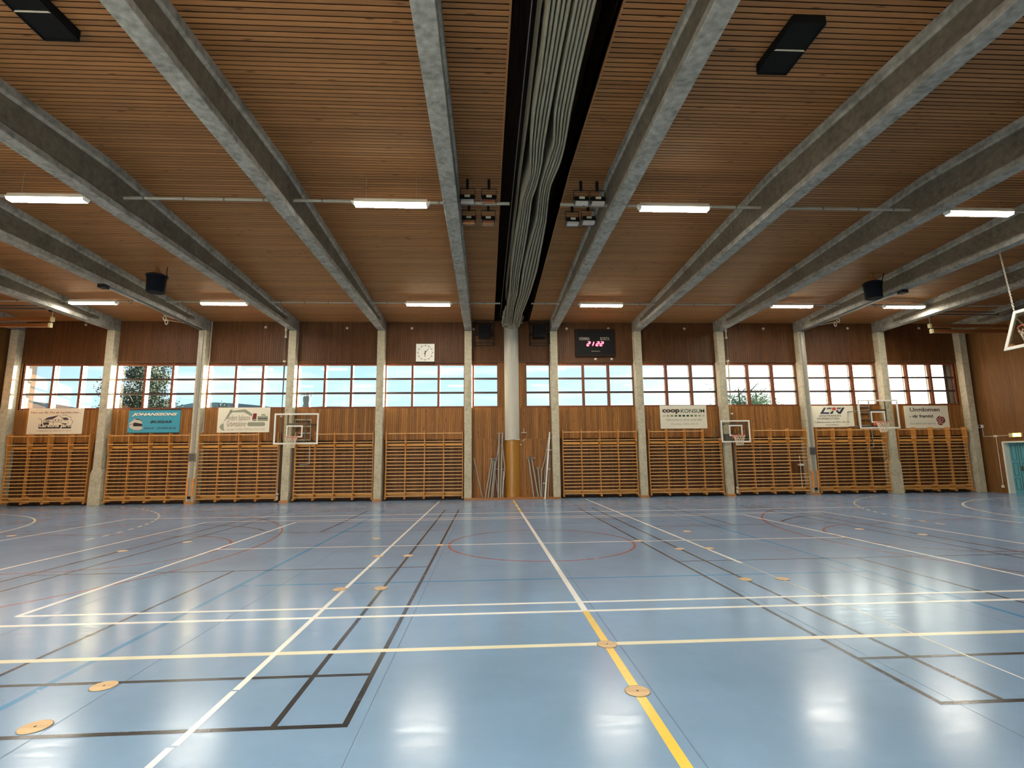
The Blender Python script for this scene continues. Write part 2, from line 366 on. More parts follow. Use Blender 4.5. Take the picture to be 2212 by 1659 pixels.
#---SETTING---
# ------------------------------------------------------------------ floor with its painted courts
def build_floor():
    f = MB(); names = ['court']
    f.box(-XE - .3, XE + .3, YB - .3, 1.0, -0.12, 0.0)
    def mi(n):
        if n not in names: names.append(n)
        return names.index(n)
    lev = [0.0004]
    def nxt(): lev[0] += 0.00001; return lev[0]
    def seg(x0, y0, x1, y1, w, c):
        z = nxt(); dx, dy = x1 - x0, y1 - y0; l = math.hypot(dx, dy); nx, ny = -dy / l * w / 2, dx / l * w / 2
        f.face([(x0 + nx, y0 + ny, z), (x0 - nx, y0 - ny, z), (x1 - nx, y1 - ny, z), (x1 + nx, y1 + ny, z)], mi(c))
    def arc(cx, cy, r, a0, a1, w, c, n=48, dash=None):
        z = nxt(); acc = 0
        for i in range(n):
            if dash and i % dash[0] >= dash[1]: continue
            p = [math.radians(a0 + (a1 - a0) * (i + k) / n) for k in (0, 1)]
            f.face([(cx + (r + s * w / 2) * math.cos(a), cy + (r + s * w / 2) * math.sin(a), z) for a, s in ((p[0], 1), (p[0], -1), (p[1], -1), (p[1], 1))], mi(c))
    A = -10.5
    # old blue lines, worn
    for sx in (-1, 1):
        seg(sx * 4.35, -3.6, sx * 4.35, -18.4, .06, 'ln_blue')
    for y in (-13.46, -7.6): seg(-4.35, y, 4.35, y, .05, 'ln_blue')
    # red basketball court
    arc(0, A, 1.78, 0, 360, .045, 'ln_red', 72)
    for sx in (-1, 1):
        a0, a1 = (180 - 62, 180 + 62) if sx > 0 else (-62, 62)
        arc(sx * 12.45, -10.35, 6.95, a0, a1, .045, 'ln_red', 60)
        arc(sx * 7.87, A, 1.8, 90, 270, .045, 'ln_red', 36) if sx > 0 else arc(sx * 7.87, A, 1.8, -90, 90, .045, 'ln_red', 36)
        seg(sx * 7.87, A - 1.85, sx * 7.87, A + 1.85, .045, 'ln_red')
        seg(sx * 7.87, A - 1.8, sx * 14, A - 3.0, .045, 'ln_red'); seg(sx * 7.87, A + 1.8, sx * 14, A + 3.0, .045, 'ln_red')
        seg(sx * 14, A - 7.5, sx * 14, A + 7.5, .045, 'ln_red')
        seg(sx * 14, A - 7.4, sx * 9.2, A - 6.1, .04, 'ln_red'); seg(sx * 14, A + 7.4, sx * 9.2, A + 6.1, .04, 'ln_red')
        arc(sx * 9.3, A, 3.9, 100 if sx > 0 else 40, 140 if sx > 0 else 80, .05, 'ln_black', 20)
    seg(-14, A + 7.5, 14, A + 7.5, .04, 'ln_red')
    # thin black badminton courts
    for sx in (-1, 1):
        xa, xb, xm, xc, xd = (1.95 * sx, 2.395 * sx, 4.87 * sx, 7.35 * sx, 7.86 * sx)
        for y in (-4.52, -8.46, -12.50, -16.42): seg(xa, y, xd, y, .035 if y > -13 else .045, 'ln_black')
        for y in (-3.76, -17.18): seg(xa - .02 * sx, y, xd + .02 * sx, y, .045, 'ln_black')
        for x in (xa, xb, xc, xd): seg(x, -3.76, x, -17.18, .042, 'ln_black')
        for y0, y1 in ((-3.76, -8.46), (-12.5, -17.18)): seg(xm, y0, xm, y1, .04, 'ln_black')
    # white and cream courts
    seg(-XE, -0.45, XE, -0.45, .05, 'ln_worn')
    for y in (-4.98, -15.93): seg(-11.47, y, 11.55, y, .075, 'ln_cream' if y < -10 else 'ln_white')
    for x in (-11.47, 11.55): seg(x, -4.98, x, -15.93, .06, 'ln_white')
    for y in (-6.06, -14.95): seg(-8.65, y, 8.7, y, .065, 'ln_white')
    for x in (-8.65, 8.7): seg(x, -6.06, x, -14.95, .055, 'ln_white')
    for y in (-6.42, -14.61): seg(-6.15, y, 6.14, y, .06, 'ln_white')
    for x in (-6.15, 6.14): seg(x, -6.42, x, -14.61, .06, 'ln_white')
    for x0, x1, y in ((-20, -8.65, -14.61), (-20, -8.65, -14.95), (8.7, 20, -14.61), (8.7, 20, -14.95), (-20, -11.47, -15.93), (11.55, 20, -15.93)): seg(x0, y, x1, y, .065, 'ln_cream' if y < -15 else 'ln_white')
    seg(-6.15, A - .03, 6.14, A - .03, .05, 'ln_white')
    seg(-2.88, -0.45, -2.88, -16.62, .05, 'ln_white'); seg(-2.885, -16.64, -2.885, -17.34, .045, 'ln_white'); seg(-2.9, -17.36, -2.9, -20.4, .045, 'ln_white')
    seg(2.87, -0.3, 2.87, -12.72, .055, 'ln_white'); seg(2.87, -12.72, 2.87, -16.6, .014, 'ln_cream'); seg(2.87, -16.6, 2.87, -20.2, .016, 'ln_white')
    # the yellow and white halfway line
    for y0, y1, c in ((-.4, -2.3, 'ln_yellow'), (-2.3, -2.9, 'ln_white'), (-2.9, -3.6, 'ln_yellow'), (-3.6, -4.0, 'ln_white'), (-4.0, -4.8, 'ln_yellow'), (-4.8, -14.96, 'ln_white'), (-14.96, -20.5, 'ln_yellow')):
        seg(0, y0, 0, y1, .068, c)
    # handball goal areas
    for sx in (-1, 1):
        for q in (0, 1):
            cy = -9.3 if q == 0 else -11.7
            st = (90, 180) if q == 0 else (180, 270)
            if sx < 0: st = (90, 0) if q == 0 else (0, -90)
            arc(sx * 19.3, cy, 6.8, st[0], st[1], .055, 'ln_cream', 40)
            arc(sx * 19.3, cy, 9.68, st[0] + (8 if sx > 0 else -8) * (1 if q == 0 else 0), st[1], .055, 'ln_cream', 52, dash=(2, 1))
        seg(sx * 12.5, -9.3, sx * 12.5, -11.7, .055, 'ln_cream')
    fl = struct('floor', f, [M[n] for n in names])
    return fl
build_floor()

# ------------------------------------------------------------------ walls, windows, ceiling
def planks_y(mb, x0, x1, z0, z1, y, t=0.025, pitch=0.088, gap=0.006, mi=0):
    n = max(1, round((x1 - x0) / pitch)); p = (x1 - x0) / n
    for i in range(n): mb.box(x0 + i * p + gap / 2, x0 + (i + 1) * p - gap / 2, y, y + t, z0, z1, mi)
def build_far_wall():
    w = MB(); YP = 0.30
    # upper band, lower band and the niche behind the wall bars
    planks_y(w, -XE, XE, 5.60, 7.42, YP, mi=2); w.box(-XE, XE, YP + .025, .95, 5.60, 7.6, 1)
    planks_y(w, -XE, XE, 2.42, 3.715, YP); w.box(-XE, XE, YP + .025, .95, 2.42, 3.715, 1)
    for k in range(-5, 6):
        if k == 0: planks_y(w, -1.7, 1.7, 0.0, 2.42, YP); w.box(-1.75, 1.75, YP + .025, .95, 0, 2.42, 1)
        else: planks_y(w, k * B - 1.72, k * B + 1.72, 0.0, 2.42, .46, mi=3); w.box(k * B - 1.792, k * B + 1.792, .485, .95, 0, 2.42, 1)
    for a in (-1, 1): w.box(*sorted((a * 19.7, a * XE)), .42, .95, 0, 2.42, 1)
    # planks between the two narrow windows of the middle bay, and the outermost strips
    planks_y(w, -.56, .62, 3.715, 5.60, YP); w.box(-.55, .61, YP + .025, .95, 3.715, 5.60, 1)
    for a in (-1, 1):
        x0, x1 = sorted((a * 19.6, a * XE)); planks_y(w, x0, x1, 3.715, 5.60, YP); w.box(x0, x1, YP + .025, .95, 3.715, 5.60, 1)
    struct('wall_far', w, ['wall_wood', 'gap', 'upper_wood_shaded', 'niche_wood_shaded'])
    # dark gap under the niche
    def end_wall(name, s, door=False):
        e = MB(); x = s * XE; p = 0.12
        y = YB; i = 0
        while y < 0.95:
            y1 = min(y + p - .004, .95); zt = ceil_z((y + y1) / 2) + .1; z0 = 0
            if door and y1 > -2.62 and y < -0.72: z0 = 2.09
            e.box(*sorted((x, x + s * .03)), y, y1, z0, zt, 0); y += p
        if door:
            e.box(*sorted((x + s * .03, x + s * .4)), -0.72, .95, 0, 8, 1); e.box(*sorted((x + s * .03, x + s * .4)), YB, -2.62, 0, 8, 1); e.box(*sorted((x + s * .03, x + s * .4)), -2.62, -.72, 2.09, 8, 1)
        else: e.box(*sorted((x + s * .03, x + s * .4)), YB, .95, 0, 8, 1)
        struct(name, e, ['end_wood', 'gap'])
    end_wall('wall_left', -1); end_wall('wall_right', 1, True)
    b = MB()
    for i in range(202): b.box(-XE + i * .2, -XE + i * .2 + .194, YB - .03, YB, 0, 7.45, 0)
    b.box(-XE - .4, XE + .4, YB - .3, YB - .03, 0, 7.6, 1)
    struct('wall_back', b, ['plaster', 'gap'])
build_far_wall()

def build_window(n, k):
    """three bays of panes between two columns: red-brown inner frame, white outer reveal"""
    xc = k * B
    if k == 0: return
    f = MB(); g = MB()
    _window(f, g, [(xc - 1.585, xc - .57), (xc - .475, xc + .51), (xc + .61, xc + 1.605)], xc - 1.66, xc + 1.66)
    fr = struct('window_%d' % n, f, ['frame_wood', 'reveal', 'dark_frame'])
    part('pane', g, 'pane', fr)
def _window(f, g, cols, xl, xr):
    zt, zb = 5.60, 3.715
    rows = [(4.985, 5.515), (4.395, 4.915), (3.795, 4.32)]
    y0, y1 = .345, .47
    xs = [xl] + [c for p in cols for c in p] + [xr]
    for a, b in zip(xs[0::2], xs[1::2]): f.box(a, b, y0, y1, zb, zt, 0)
    for a, b in cols:
        zs = [zb, rows[2][0], rows[2][1], rows[1][0], rows[1][1], rows[0][0], rows[0][1], zt]
        for c, d in zip(zs[0::2], zs[1::2]): f.box(a, b, y0 + .02, y1, c, d, 0 if c in (zb, rows[0][1]) else 2)
    # outer casing, painted white
    f.box(xl, xr, .56, .60, zb, rows[2][0] - .03, 1); f.box(xl, xr, .56, .60, rows[0][1] + .03, zt, 1)
    for a, b in zip(xs[2:-2:2], xs[3:-2:2]):
        mx = (a + b) / 2; f.box(mx - .03, mx + .03, .55, .60, zb, zt, 1)
    f.box(xl, xr, .47, .95, zb - .015, zb, 1); f.box(xl, xr, .47, .95, zt, zt + .015, 1)
    for z in (4.355, 4.95): f.box(xl, xr, .56, .59, z - .02, z + .02, 1)
    for a, b in cols:
        for c, d in rows: g.box(a - .01, b + .01, .41, .416, c - .01, d + .01)
n = 0
for k in range(-5, 6):
    if k == 0:
        for x0, x1 in ((-1.546, -.585), (.65, 1.612)):
            n += 1; f = MB(); g = MB()
            _window(f, g, [(x0, x1)], x0 - .08, x1 + .08)
            fr = struct('window_%d' % n, f, ['frame_wood', 'reveal', 'dark_frame']); part('pane', g, 'pane', fr)
    else:
        n += 1; build_window(n, k)

SLOT = (-.70, .78)
def build_ceiling():
    c = MB(); p = .1
    for x0, x1 in ((-XE, SLOT[0]), (SLOT[1], XE)):
        y = 0.30
        while y > YB:
            ya, yb = y, max(y - p + .021, YB)
            za, zb = ceil_z(ya), ceil_z(yb)
            c.loft([[(x0, ya, za), (x0, yb, zb), (x0, yb, zb + .006), (x0, ya, za + .006)], [(x1, ya, za), (x1, yb, zb), (x1, yb, zb + .006), (x1, ya, za + .006)]], 0)
            y -= p
        for ya, yb in ((.95, -10.5), (-10.5, YB - .3)):
            c.loft([[(x0, ya, ceil_z(ya) + .03), (x0, yb, ceil_z(yb) + .03), (x0, yb, ceil_z(yb) + .2), (x0, ya, ceil_z(ya) + .2)], [(x1, ya, ceil_z(ya) + .03), (x1, yb, ceil_z(yb) + .03), (x1, yb, ceil_z(yb) + .2), (x1, ya, ceil_z(ya) + .2)]], 1)
    # the slot the dividing curtain hangs in: dark boxed recess with a pale edge batten
    for x, s in ((SLOT[0], -1), (SLOT[1], 1)):
        c.box(*sorted((x, x + s * .04)), YB, .95, 7.9, 8.75, 2)
        for ya, yb in ((.3, -10.5), (-10.5, YB)):
            c.loft([[(x, ya, ceil_z(ya) - .015), (x + s * .03, ya, ceil_z(ya) - .015), (x + s * .03, ya, ceil_z(ya) + .25), (x, ya, ceil_z(ya) + .25)],
                    [(x, yb, ceil_z(yb) - .015), (x + s * .03, yb, ceil_z(yb) - .015), (x + s * .03, yb, ceil_z(yb) + .25), (x, yb, ceil_z(yb) + .25)]], 0)
        for ya, yb in ((.3, -10.5), (-10.5, YB)):
            c.loft([[(x + s * .005, ya, ceil_z(ya) + .2), (x + s * .03, ya, ceil_z(ya) + .2), (x + s * .03, ya, 8.75), (x + s * .005, ya, 8.75)],
                    [(x + s * .005, yb, ceil_z(yb) + .2), (x + s * .03, yb, ceil_z(yb) + .2), (x + s * .03, yb, 8.75), (x + s * .005, yb, 8.75)]], 2)
    c.box(SLOT[0] - .04, SLOT[1] + .04, YB, .95, 8.7, 8.8, 2)
    c.box(SLOT[0] - .04, SLOT[1] + .04, .302, .34, 7.38, 8.75, 2); c.box(SLOT[0], SLOT[1], YB - .05, YB, 7.3, 8.75, 2)
    struct('ceiling', c, ['ceil_wood', 'gap', 'slot_wood'])
build_ceiling()

# skirting
t = MB(); t.box(-1.95, 1.95, -.05, .30, 0, .075); bevel(struct('baseboard_far', t, ['skirt_wood']), .008)
t = MB()
for k in range(-5, 6):
    if k: t.box(k * B - 1.6, k * B + 1.6, .40, .46, 0, .09)
struct('trim_1', t, ['dark_brown'])
# roof slab and ground outside so the room is closed and daylight bounces as it should
t = MB(); t.box(-60, 60, .96, 120, -.4, -.3); tag(link('ground', t.mesh('ground', 'grass')), kind='structure')
t = MB(); t.box(-XE - .4, XE + .4, YB - .3, 1.3, 8.85, 8.95); tag(link('trim_2', t.mesh('trim_2', 'gap')), kind='structure')

# ------------------------------------------------------------------ concrete frame
COLWORD = {-5.5: 'at the far left end of the window wall, half out of frame', -4.5: 'between the sign with a house drawing and the blue sign',
 -3.5: 'between the blue sign and the excavator sign', -2.5: 'behind the large left backboard',
 -1.5: 'just left of the bay with the square clock', -.5: 'between the square clock and the curtain post',
 .5: 'between the curtain post and the scoreboard', 1.5: 'between the scoreboard and the sign with green squares',
 2.5: 'behind the small backboard', 3.5: 'just left of the sign with a red dot logo', 4.5: 'behind the large right backboard', 5.5: 'in the right corner beside the teal door wall'}
for i in range(12):
    k = -5.5 + i; x = colx(k)
    r = thing('concrete_column', 'grey concrete wall column ' + COLWORD[k], 'column', (x, 0, 0))
    b = MB(); b.box(x - .15, x + .15, 0, .64, 0.0, 6.92); o = part('shaft', b, 'concrete_col', r); bevel(o, .012)
    if abs(k) == 4.5:
        b = MB(); b.loft([[(x - h, y0, z), (x + h, y0, z), (x + h, .3, z), (x - h, .3, z)] for z, h, y0 in ((0.0, .225, -.012), (1.2, .215, -.012), (1.38, .16, .004))]); o = part('thickened_base', b, 'concrete_col', r); bevel(o, .015)
    if abs(k) in (1.5, 2.5, 3.5):
        b = MB(); b.box(x - .175, x + .175, -.05, 0, 0, .085); part('plinth', b, 'skirt_wood', r)
    tag(r, kind='structure')
def beam_rings(k):
    x = colx(k); rings = []
    def ring(y, solid):
        zt = ceil_z(y) + .012; h, wv = .15, (.15 if solid else .105)
        return [(x - h, y, 6.93), (x + h, y, 6.93), (x + h, y, 7.06), (x + wv, y, 7.10), (x + wv, y, zt - .20), (x + h, y, zt - .16), (x + h, y, zt),
                (x - h, y, zt), (x - h, y, zt - .16), (x - wv, y, zt - .20), (x - wv, y, 7.10), (x - h, y, 7.06)]
    ys = [(.30, 1), (-.9, 1), (-1.15, 0), (-5, 0), (-10.5, 0), (-15, 0), (-20, 0), (YB, 1)]
    return [ring(y, s) for y, s in ys]
BL = {-5.5: 'leftmost, cut by the left edge of the photo', -4.5: 'second from the left, ending over the column right of the house drawing sign',
 -3.5: 'ending over the column between the blue sign and excavator sign, with a hook track beneath', -2.5: 'ending over the column behind the large left backboard',
 -1.5: 'ending left of the square clock', -.5: 'directly left of the bundled dividing curtain', .5: 'directly right of the bundled dividing curtain',
 1.5: 'ending right of the scoreboard', 2.5: 'ending over the column behind the small backboard', 3.5: 'ending left of the red dot sign, with a hook track beneath',
 4.5: 'second from the right, ending over the column behind the large right backboard', 5.5: 'rightmost, running above the right corner'}
for i in range(12):
    k = -5.5 + i; b = MB(); R_ = beam_rings(k); b.loft(R_)
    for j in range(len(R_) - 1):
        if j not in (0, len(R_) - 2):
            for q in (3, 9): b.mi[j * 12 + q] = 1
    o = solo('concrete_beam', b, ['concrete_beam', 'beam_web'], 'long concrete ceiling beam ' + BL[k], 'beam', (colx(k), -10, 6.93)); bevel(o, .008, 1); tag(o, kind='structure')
#---OBJECTS---
BAY = {-5: 'the house drawing sign', -4: 'the blue sign', -3: 'the excavator sign', -2: 'the bars left of the clock bay', -1: 'the square clock', 0: 'the curtain post',
       1: 'the scoreboard', 2: 'the green squares sign', 3: 'the bars right of the small backboard', 4: 'the red dot sign', 5: 'the red flower sign'}

# ------------------------------------------------------------------ wall bars
ZR = [2.666, 2.331] + [2.086 - .1365 * i for i in range(15)]
SW = .767                                   # width of one section
BARX = -1.495                               # left upright, from the bay's middle
def upright_mesh(short=False):
    m_ = MB(); top = 2.36 if short else 2.755
    front = [(.125, .085), (.125, 1.90), (.10, 2.05), (.055, 2.25), (.05, min(2.70, top - .02)), (.075, top)]
    back = ([(.285, top), (.285, 2.16)] if not short else [(.285, top), (.285, 2.16)]) + [(.235, 2.02), (.235, .42), (.42, .33), (.44, .085)]
    m_.prism_x(front + back, -.0175, .0175)
    return m_.mesh('upright', 'bar_wood')
UP, UPS = upright_mesh(), upright_mesh(True)
m_ = MB(); m_.loft([[(x, .015 * math.cos(a), .0155 * math.sin(a)) for a in [2 * PI * i / 10 for i in range(10)]] for x in (-SW / 2 + .015, SW / 2 - .015)]); RUNG = m_.mesh('rung', 'rung_wood', smooth=True)
m_ = MB(); m_.box(-SW * 2 + .02, SW * 2 - .02, -.012, .012, -.045, .045); BACKB = m_.mesh('fixing_board', 'board_wood')
m_ = MB(); m_.box(-.035, .035, -.06, .0, -.02, .05); FOOT = m_.mesh('foot', 'bar_wood')
BAROFF = {-5: -1.70, -3: -1.645, 3: -1.415}
BARLAB = {-5: 'pine wall bars under the sign with a house drawing, at the left edge', -4: 'pine wall bars under the blue sign', -3: 'pine wall bars under the excavator sign, last top rung missing',
 -2: 'pine wall bars right of the large left backboard, no sign above', -1: 'pine wall bars below the square clock', 1: 'pine wall bars below the scoreboard',
 2: 'pine wall bars under the sign with green squares, last top rung missing', 3: 'pine wall bars right of the small backboard with missing rungs and bare panel',
 4: 'pine wall bars under the red dot sign, one rung broken', 5: 'pine wall bars under the red flower sign, at the right corner'}
MISS = {-3: {(0, 3)}, -2: {(0, 0)}, 2: {(0, 3)}, 3: {(0, 0), (8, 3), (9, 3), (10, 3)}, 4: {(7, 3)}}
for k in range(-5, 6):
    if k == 0: continue
    xc = k * B; BARX = BAROFF.get(k, -1.495)
    r = thing('wall_bars', BARLAB[k], 'wall bars', (xc, 0, 0), 'wall bars along the window wall')
    for i in range(5):
        short = (k == 2 and i == 4)
        link('upright', UPS if short else UP, r, (BARX + i * SW, 0, 0))
        o = link('foot', FOOT, r, (BARX + i * SW, .125, .085))
    for j, z in enumerate(ZR):
        y = .072 if j < 2 else .14
        for c in range(4):
            if (j, c) in MISS.get(k, ()): continue
            link('rung', RUNG, r, (BARX + (c + .5) * SW, y, z))
    for z, y in ((2.215, .30), (.235, .42)): link('fixing_board', BACKB, r, (BARX + 2 * SW, y, z))
    if k == 4:
        m_ = MB(); m_.tube([(xc + BARX + 4 * SW - .02, .14, ZR[7]), (xc + BARX + 4 * SW - .16, .12, ZR[7] - .16)], .014); part('broken_rung', m_, 'rung_wood', r)

# ------------------------------------------------------------------ sponsor signs
def sign(name, label, X0, X1, Z0, Z1, TL, TR, BL, panel='sign_white'):
    r = thing('advertising_sign', label, 'sign', ((X0 + X1) / 2, .285, Z0), 'advertising signs under the windows')
    m_ = MB(); m_.box(X0, X1, .268, .296, Z0, Z1); bevel(part('panel', m_, panel, r), .004, 1)
    W = TR[0] - TL[0]; H = BL[1] - TL[1]; sh = (BL[0] - TL[0]) / H
    def mp(x, y):
        v = (y - TL[1]) / H; u = (x - TL[0] - sh * (y - TL[1])) / W
        return (X0 + u * (X1 - X0), Z1 - v * (Z1 - Z0))
    def txt(s, x0, y0, x1, y1, ink, bold=0.0, shear=0.0, y=.2655, nm='lettering'):
        a = mp(x0, (y0 + y1) / 2); b = mp(x1, (y0 + y1) / 2); m2 = MB(); add_text(m2, s, a[0], b[0], mp(0, y1)[1], mp(0, y0)[1], y, bold, shear)
        return part(nm, m2, ink, r)
    def shp(polys, ink, nm='emblem', y=.2655, t=.002):
        m2 = MB()
        for p in polys: m2.poly_y([mp(*q) for q in p], y, t)
        return part(nm, m2, ink, r)
    def lines(paths, w, ink, nm='emblem', y=.2655):
        m2 = MB()
        for p in paths: m2.strip_y([mp(*q) for q in p], w, y, .002)
        return part(nm, m2, ink, r)
    return r, mp, txt, shp, lines
def ell(cx, cy, rx, ry, a0=0, a1=360, n=20): return [(cx + rx * math.cos(math.radians(a0 + (a1 - a0) * i / n)), cy + ry * math.sin(math.radians(a0 + (a1 - a0) * i / n))) for i in range(n + 1)]
def rect(x0, y0, x1, y1): return [(x0, y0), (x1, y0), (x1, y1), (x0, y1)]

r, mp, txt, shp, lines = sign('a', 'cream sign with dark drawing of a house above the leftmost wall bars', -19.13, -17.04, 2.76, 3.785, (195, 205), (2080, 205), (95, 1080))
txt('Hos oss får Du så mycket mer...', 255, 310, 1980, 405, 'ink_rust', .012, .15)
shp([[(700, 600), (820, 520), (1215, 440), (1010, 570)], [(1340, 525), (1490, 525), (1560, 600), (1375, 600)]], 'ink_navy')
lines([[(1235, 445), (1350, 560)], [(690, 600), (675, 770)], [(1020, 600), (1020, 760)], [(700, 615), (1000, 590)], [(700, 660), (1330, 670)], [(1370, 625), (1530, 630)], [(1525, 660), (1525, 740)],
       ell(1420, 480, 90, 48, 200, 350, 10), ell(1560, 560, 75, 70, 240, 360, 8), ell(1600, 670, 80, 80, 270, 420, 12), [(500, 560), (570, 555), (620, 590), (622, 740)]], .013, 'ink')
shp([rect(1075, 585, 1115, 625), rect(1185, 585, 1230, 625), rect(1290, 590, 1325, 618), rect(770, 625, 800, 660), rect(820, 625, 850, 660), rect(870, 625, 895, 660), [(690, 690), (870, 680), (870, 770), (690, 770)]], 'ink')
shp([[(540, 730), (640, 735), (650, 770), (1290, 770), (1300, 705), (1470, 715), (1470, 770), (1630, 765), (1625, 890), (510, 890)]], 'ink', y=.2652)
txt('Larsons Järn', 550, 725, 1610, 880, 'ink_pale', .03, y=.2640)
txt('ÖVERKALIX TEL. 0926-100 17, 100 47', 455, 945, 1640, 990, 'ink_brown', .01)

r, mp, txt, shp, lines = sign('b', 'turquoise blue sign with a bus picture and black top and bottom edges', -15.30, -13.30, 2.745, 3.725, (245, 145), (2085, 155), (150, 1010), 'sky_blue')
shp([rect(255, 148, 2085, 183)], 'ink', 'edge_strip'); shp([[(160, 968), (2002, 968), (1998, 1010), (152, 1010)]], 'ink', 'edge_strip')
txt('JOHANSSONS', 330, 285, 1935, 415, 'ink', .05, .35, y=.2652); txt('JOHANSSONS', 325, 275, 1950, 402, 'ink_pale', .045, .35, y=.2640)
txt('BUSSAR', 975, 545, 1745, 640, 'ink', .04, .3); txt('KALIX - ÖVERKALIX', 755, 762, 1910, 850, 'ink_navy', .02, .3)
shp([[(230, 640), (430, 480), (560, 470), (660, 510), (690, 560), (690, 850), (560, 885), (380, 880), (320, 830), (235, 780)]], 'post_white', 'bus_picture')
shp([[(430, 490), (540, 475), (650, 510), (685, 555), (680, 575), (620, 530), (470, 510)], [(370, 640), (440, 610), (690, 660), (690, 745), (372, 745)], [(240, 690), (360, 650), (360, 665), (240, 705)]], 'ink', 'bus_picture', .2645)
shp([[(330, 830), (390, 870), (560, 880), (690, 845), (690, 865), (560, 890), (390, 888)]], 'steel_dark', 'bus_picture', .2645)

r, mp, txt, shp, lines = sign('c', 'white sign with grey drawing of an excavator, above wall bars', -11.84, -9.79, 2.77, 3.775, (212, 135), (2035, 140), (150, 1018))
shp([[(365, 685), (500, 440), (545, 370), (620, 215), (705, 190), (705, 250), (1130, 195), (1170, 205), (1400, 365), (1375, 460), (1110, 305), (690, 305), (590, 425), (480, 545)],
     [(395, 690), (395, 890), (440, 945), (340, 940), (265, 870), (245, 820), (275, 760), (330, 715)], [(1385, 545), (1545, 545), (1540, 620), (1400, 620)], rect(1578, 445, 1940, 620), [(1705, 425), (1730, 375), (1845, 375), (1875, 425)],
     ell(1290, 730, 72, 72, 90, 270, 12) + ell(1770, 730, 72, 72, -90, 90, 12)], 'ink_grey')
shp([[(1435, 350), (1555, 345), (1535, 545), (1470, 545), (1450, 560), (1385, 545)]], 'ink_wine', y=.2645)
shp([rect(1585, 518, 1930, 545), ell(648, 280, 18, 18)], 'ink', y=.2645)
txt('Anders Isaksson', 515, 395, 1315, 590, 'ink_brown', -.004, y=.2640); txt('Grävmaskiner', 505, 610, 1190, 805, 'ink_brown', -.004, y=.2640)
txt('Överkalix Tel: 0926-77269 Mobil: 070-5577269', 490, 850, 1820, 950, 'ink_dim', 0)

r, mp, txt, shp, lines = sign('d', 'beige white sign with a row of green squares', 6.265, 8.265, 2.785, 3.765, (180, 140), (1948, 140), (215, 1040))
txt('coop', 270, 285, 935, 470, 'ink_choc', .05); txt('KONSUM', 975, 285, 1875, 432, 'ink_darkgreen', .014)
for i, c in enumerate(['ink_sand', 'ink_sage', 'ink_olive', 'ink_green', 'ink_darkgreen', 'ink', 'ink_darkgreen', 'ink_green', 'ink_olive', 'ink_sage', 'ink_sand']):
    x = 290 + i * 150; shp([rect(x, 510, x + 95, 578)], c, 'printed_square')
txt('Välkommen in till en sund affär', 400, 655, 1790, 735, 'ink_olive', 0, .2); txt('Överkalix, 0926-100 43', 585, 820, 1625, 900, 'ink_grey', 0, .2)

r, mp, txt, shp, lines = sign('e', 'white sign with a navy logo and red dot, left of the large right backboard', 12.87, 14.71, 2.80, 3.715, (228, 165), (1885, 155), (305, 1020))
shp([[(730, 240), (815, 240), (715, 425), (955, 425), (920, 490), (570, 490)], [(1050, 370), (1130, 390), (1070, 490), (955, 490)], [(1200, 370), (1260, 330), (1350, 415), (1460, 240), (1560, 240), (1405, 490), (1310, 490)],
     [(860, 243), (1040, 243), (1025, 290), (835, 290)], [(1240, 243), (1420, 243), (1395, 290), (1250, 290)]], 'ink_navy')
shp([[(815, 312), (1030, 312), (1030, 326), (810, 326)], [(1250, 312), (1385, 312), (1375, 326), (1250, 326)]], 'ink_wine')
shp([ell(1130, 292, 100, 84)], 'sign_white', y=.2648); shp([ell(1130, 292, 82, 64)], 'ink_red', y=.2638)
txt('LÄNSTRAFIKEN', 530, 520, 1405, 605, 'ink', .008); txt('NORRBOTTEN', 460, 645, 1330, 720, 'ink', .008)
txt('Trafikinformation tel. 0771-100 110', 345, 795, 1750, 850, 'ink_choc', .012); txt('www.ltnbd.se', 795, 905, 1315, 950, 'ink_choc', .015)

r, mp, txt, shp, lines = sign('f', 'beige sign with dark words and a red flower emblem', 17.0, 18.98, 2.72, 3.695, (210, 165), (1880, 160), (305, 1025))
txt('Ungdomen', 435, 235, 1580, 435, 'ink_choc', .02); txt('- vår framtid', 425, 500, 1310, 622, 'ink', .025); txt('Socialdemokraterna', 450, 800, 1415, 880, 'ink_grey', 0)
shp([[(1580, 548), (1630, 590), (1720, 600), (1765, 660), (1790, 760), (1750, 830), (1700, 840), (1690, 890), (1640, 915), (1570, 910), (1500, 860), (1500, 790), (1440, 720), (1450, 660), (1500, 600)]], 'ink_wine')
lines([[(1475, 690), (1560, 640), (1620, 560)], [(1460, 710), (1540, 730), (1600, 700), (1640, 640)], [(1510, 790), (1600, 800), (1690, 760), (1700, 640)], [(1520, 830), (1600, 850), (1690, 830)], [(1560, 740), (1620, 760)]], .016, 'ink_pale', y=.2640)

# ------------------------------------------------------------------ clock and scoreboard
r = thing('wall_clock', 'square white wall clock above the windows', 'clock', (-3.58, .29, 5.62))
m_ = MB(); m_.box(-3.97, -3.19, .205, .298, 5.60, 6.41); bevel(part('case', m_, 'black', r), .006, 1)
m_ = MB(); m_.box(-3.965, -3.195, .195, .207, 5.645, 6.405); bevel(part('face', m_, 'white', r), .006, 1)
m_ = MB(); cx, cz = -3.58, 6.025
for i in range(12):
    a = PI * i / 6; m_.strip_y([(cx + .285 * math.sin(a), cz + .285 * math.cos(a)), (cx + .335 * math.sin(a), cz + .335 * math.cos(a))], .028, .1925)
for i in range(48):
    a, b = 2 * PI * i / 48, 2 * PI * (i + 1) / 48; m_.strip_y([(cx + .29 * math.sin(a), cz + .29 * math.cos(a)), (cx + .29 * math.sin(b), cz + .29 * math.cos(b))], .008, .1925)
part('hour_mark', m_, 'ink_choc', r)
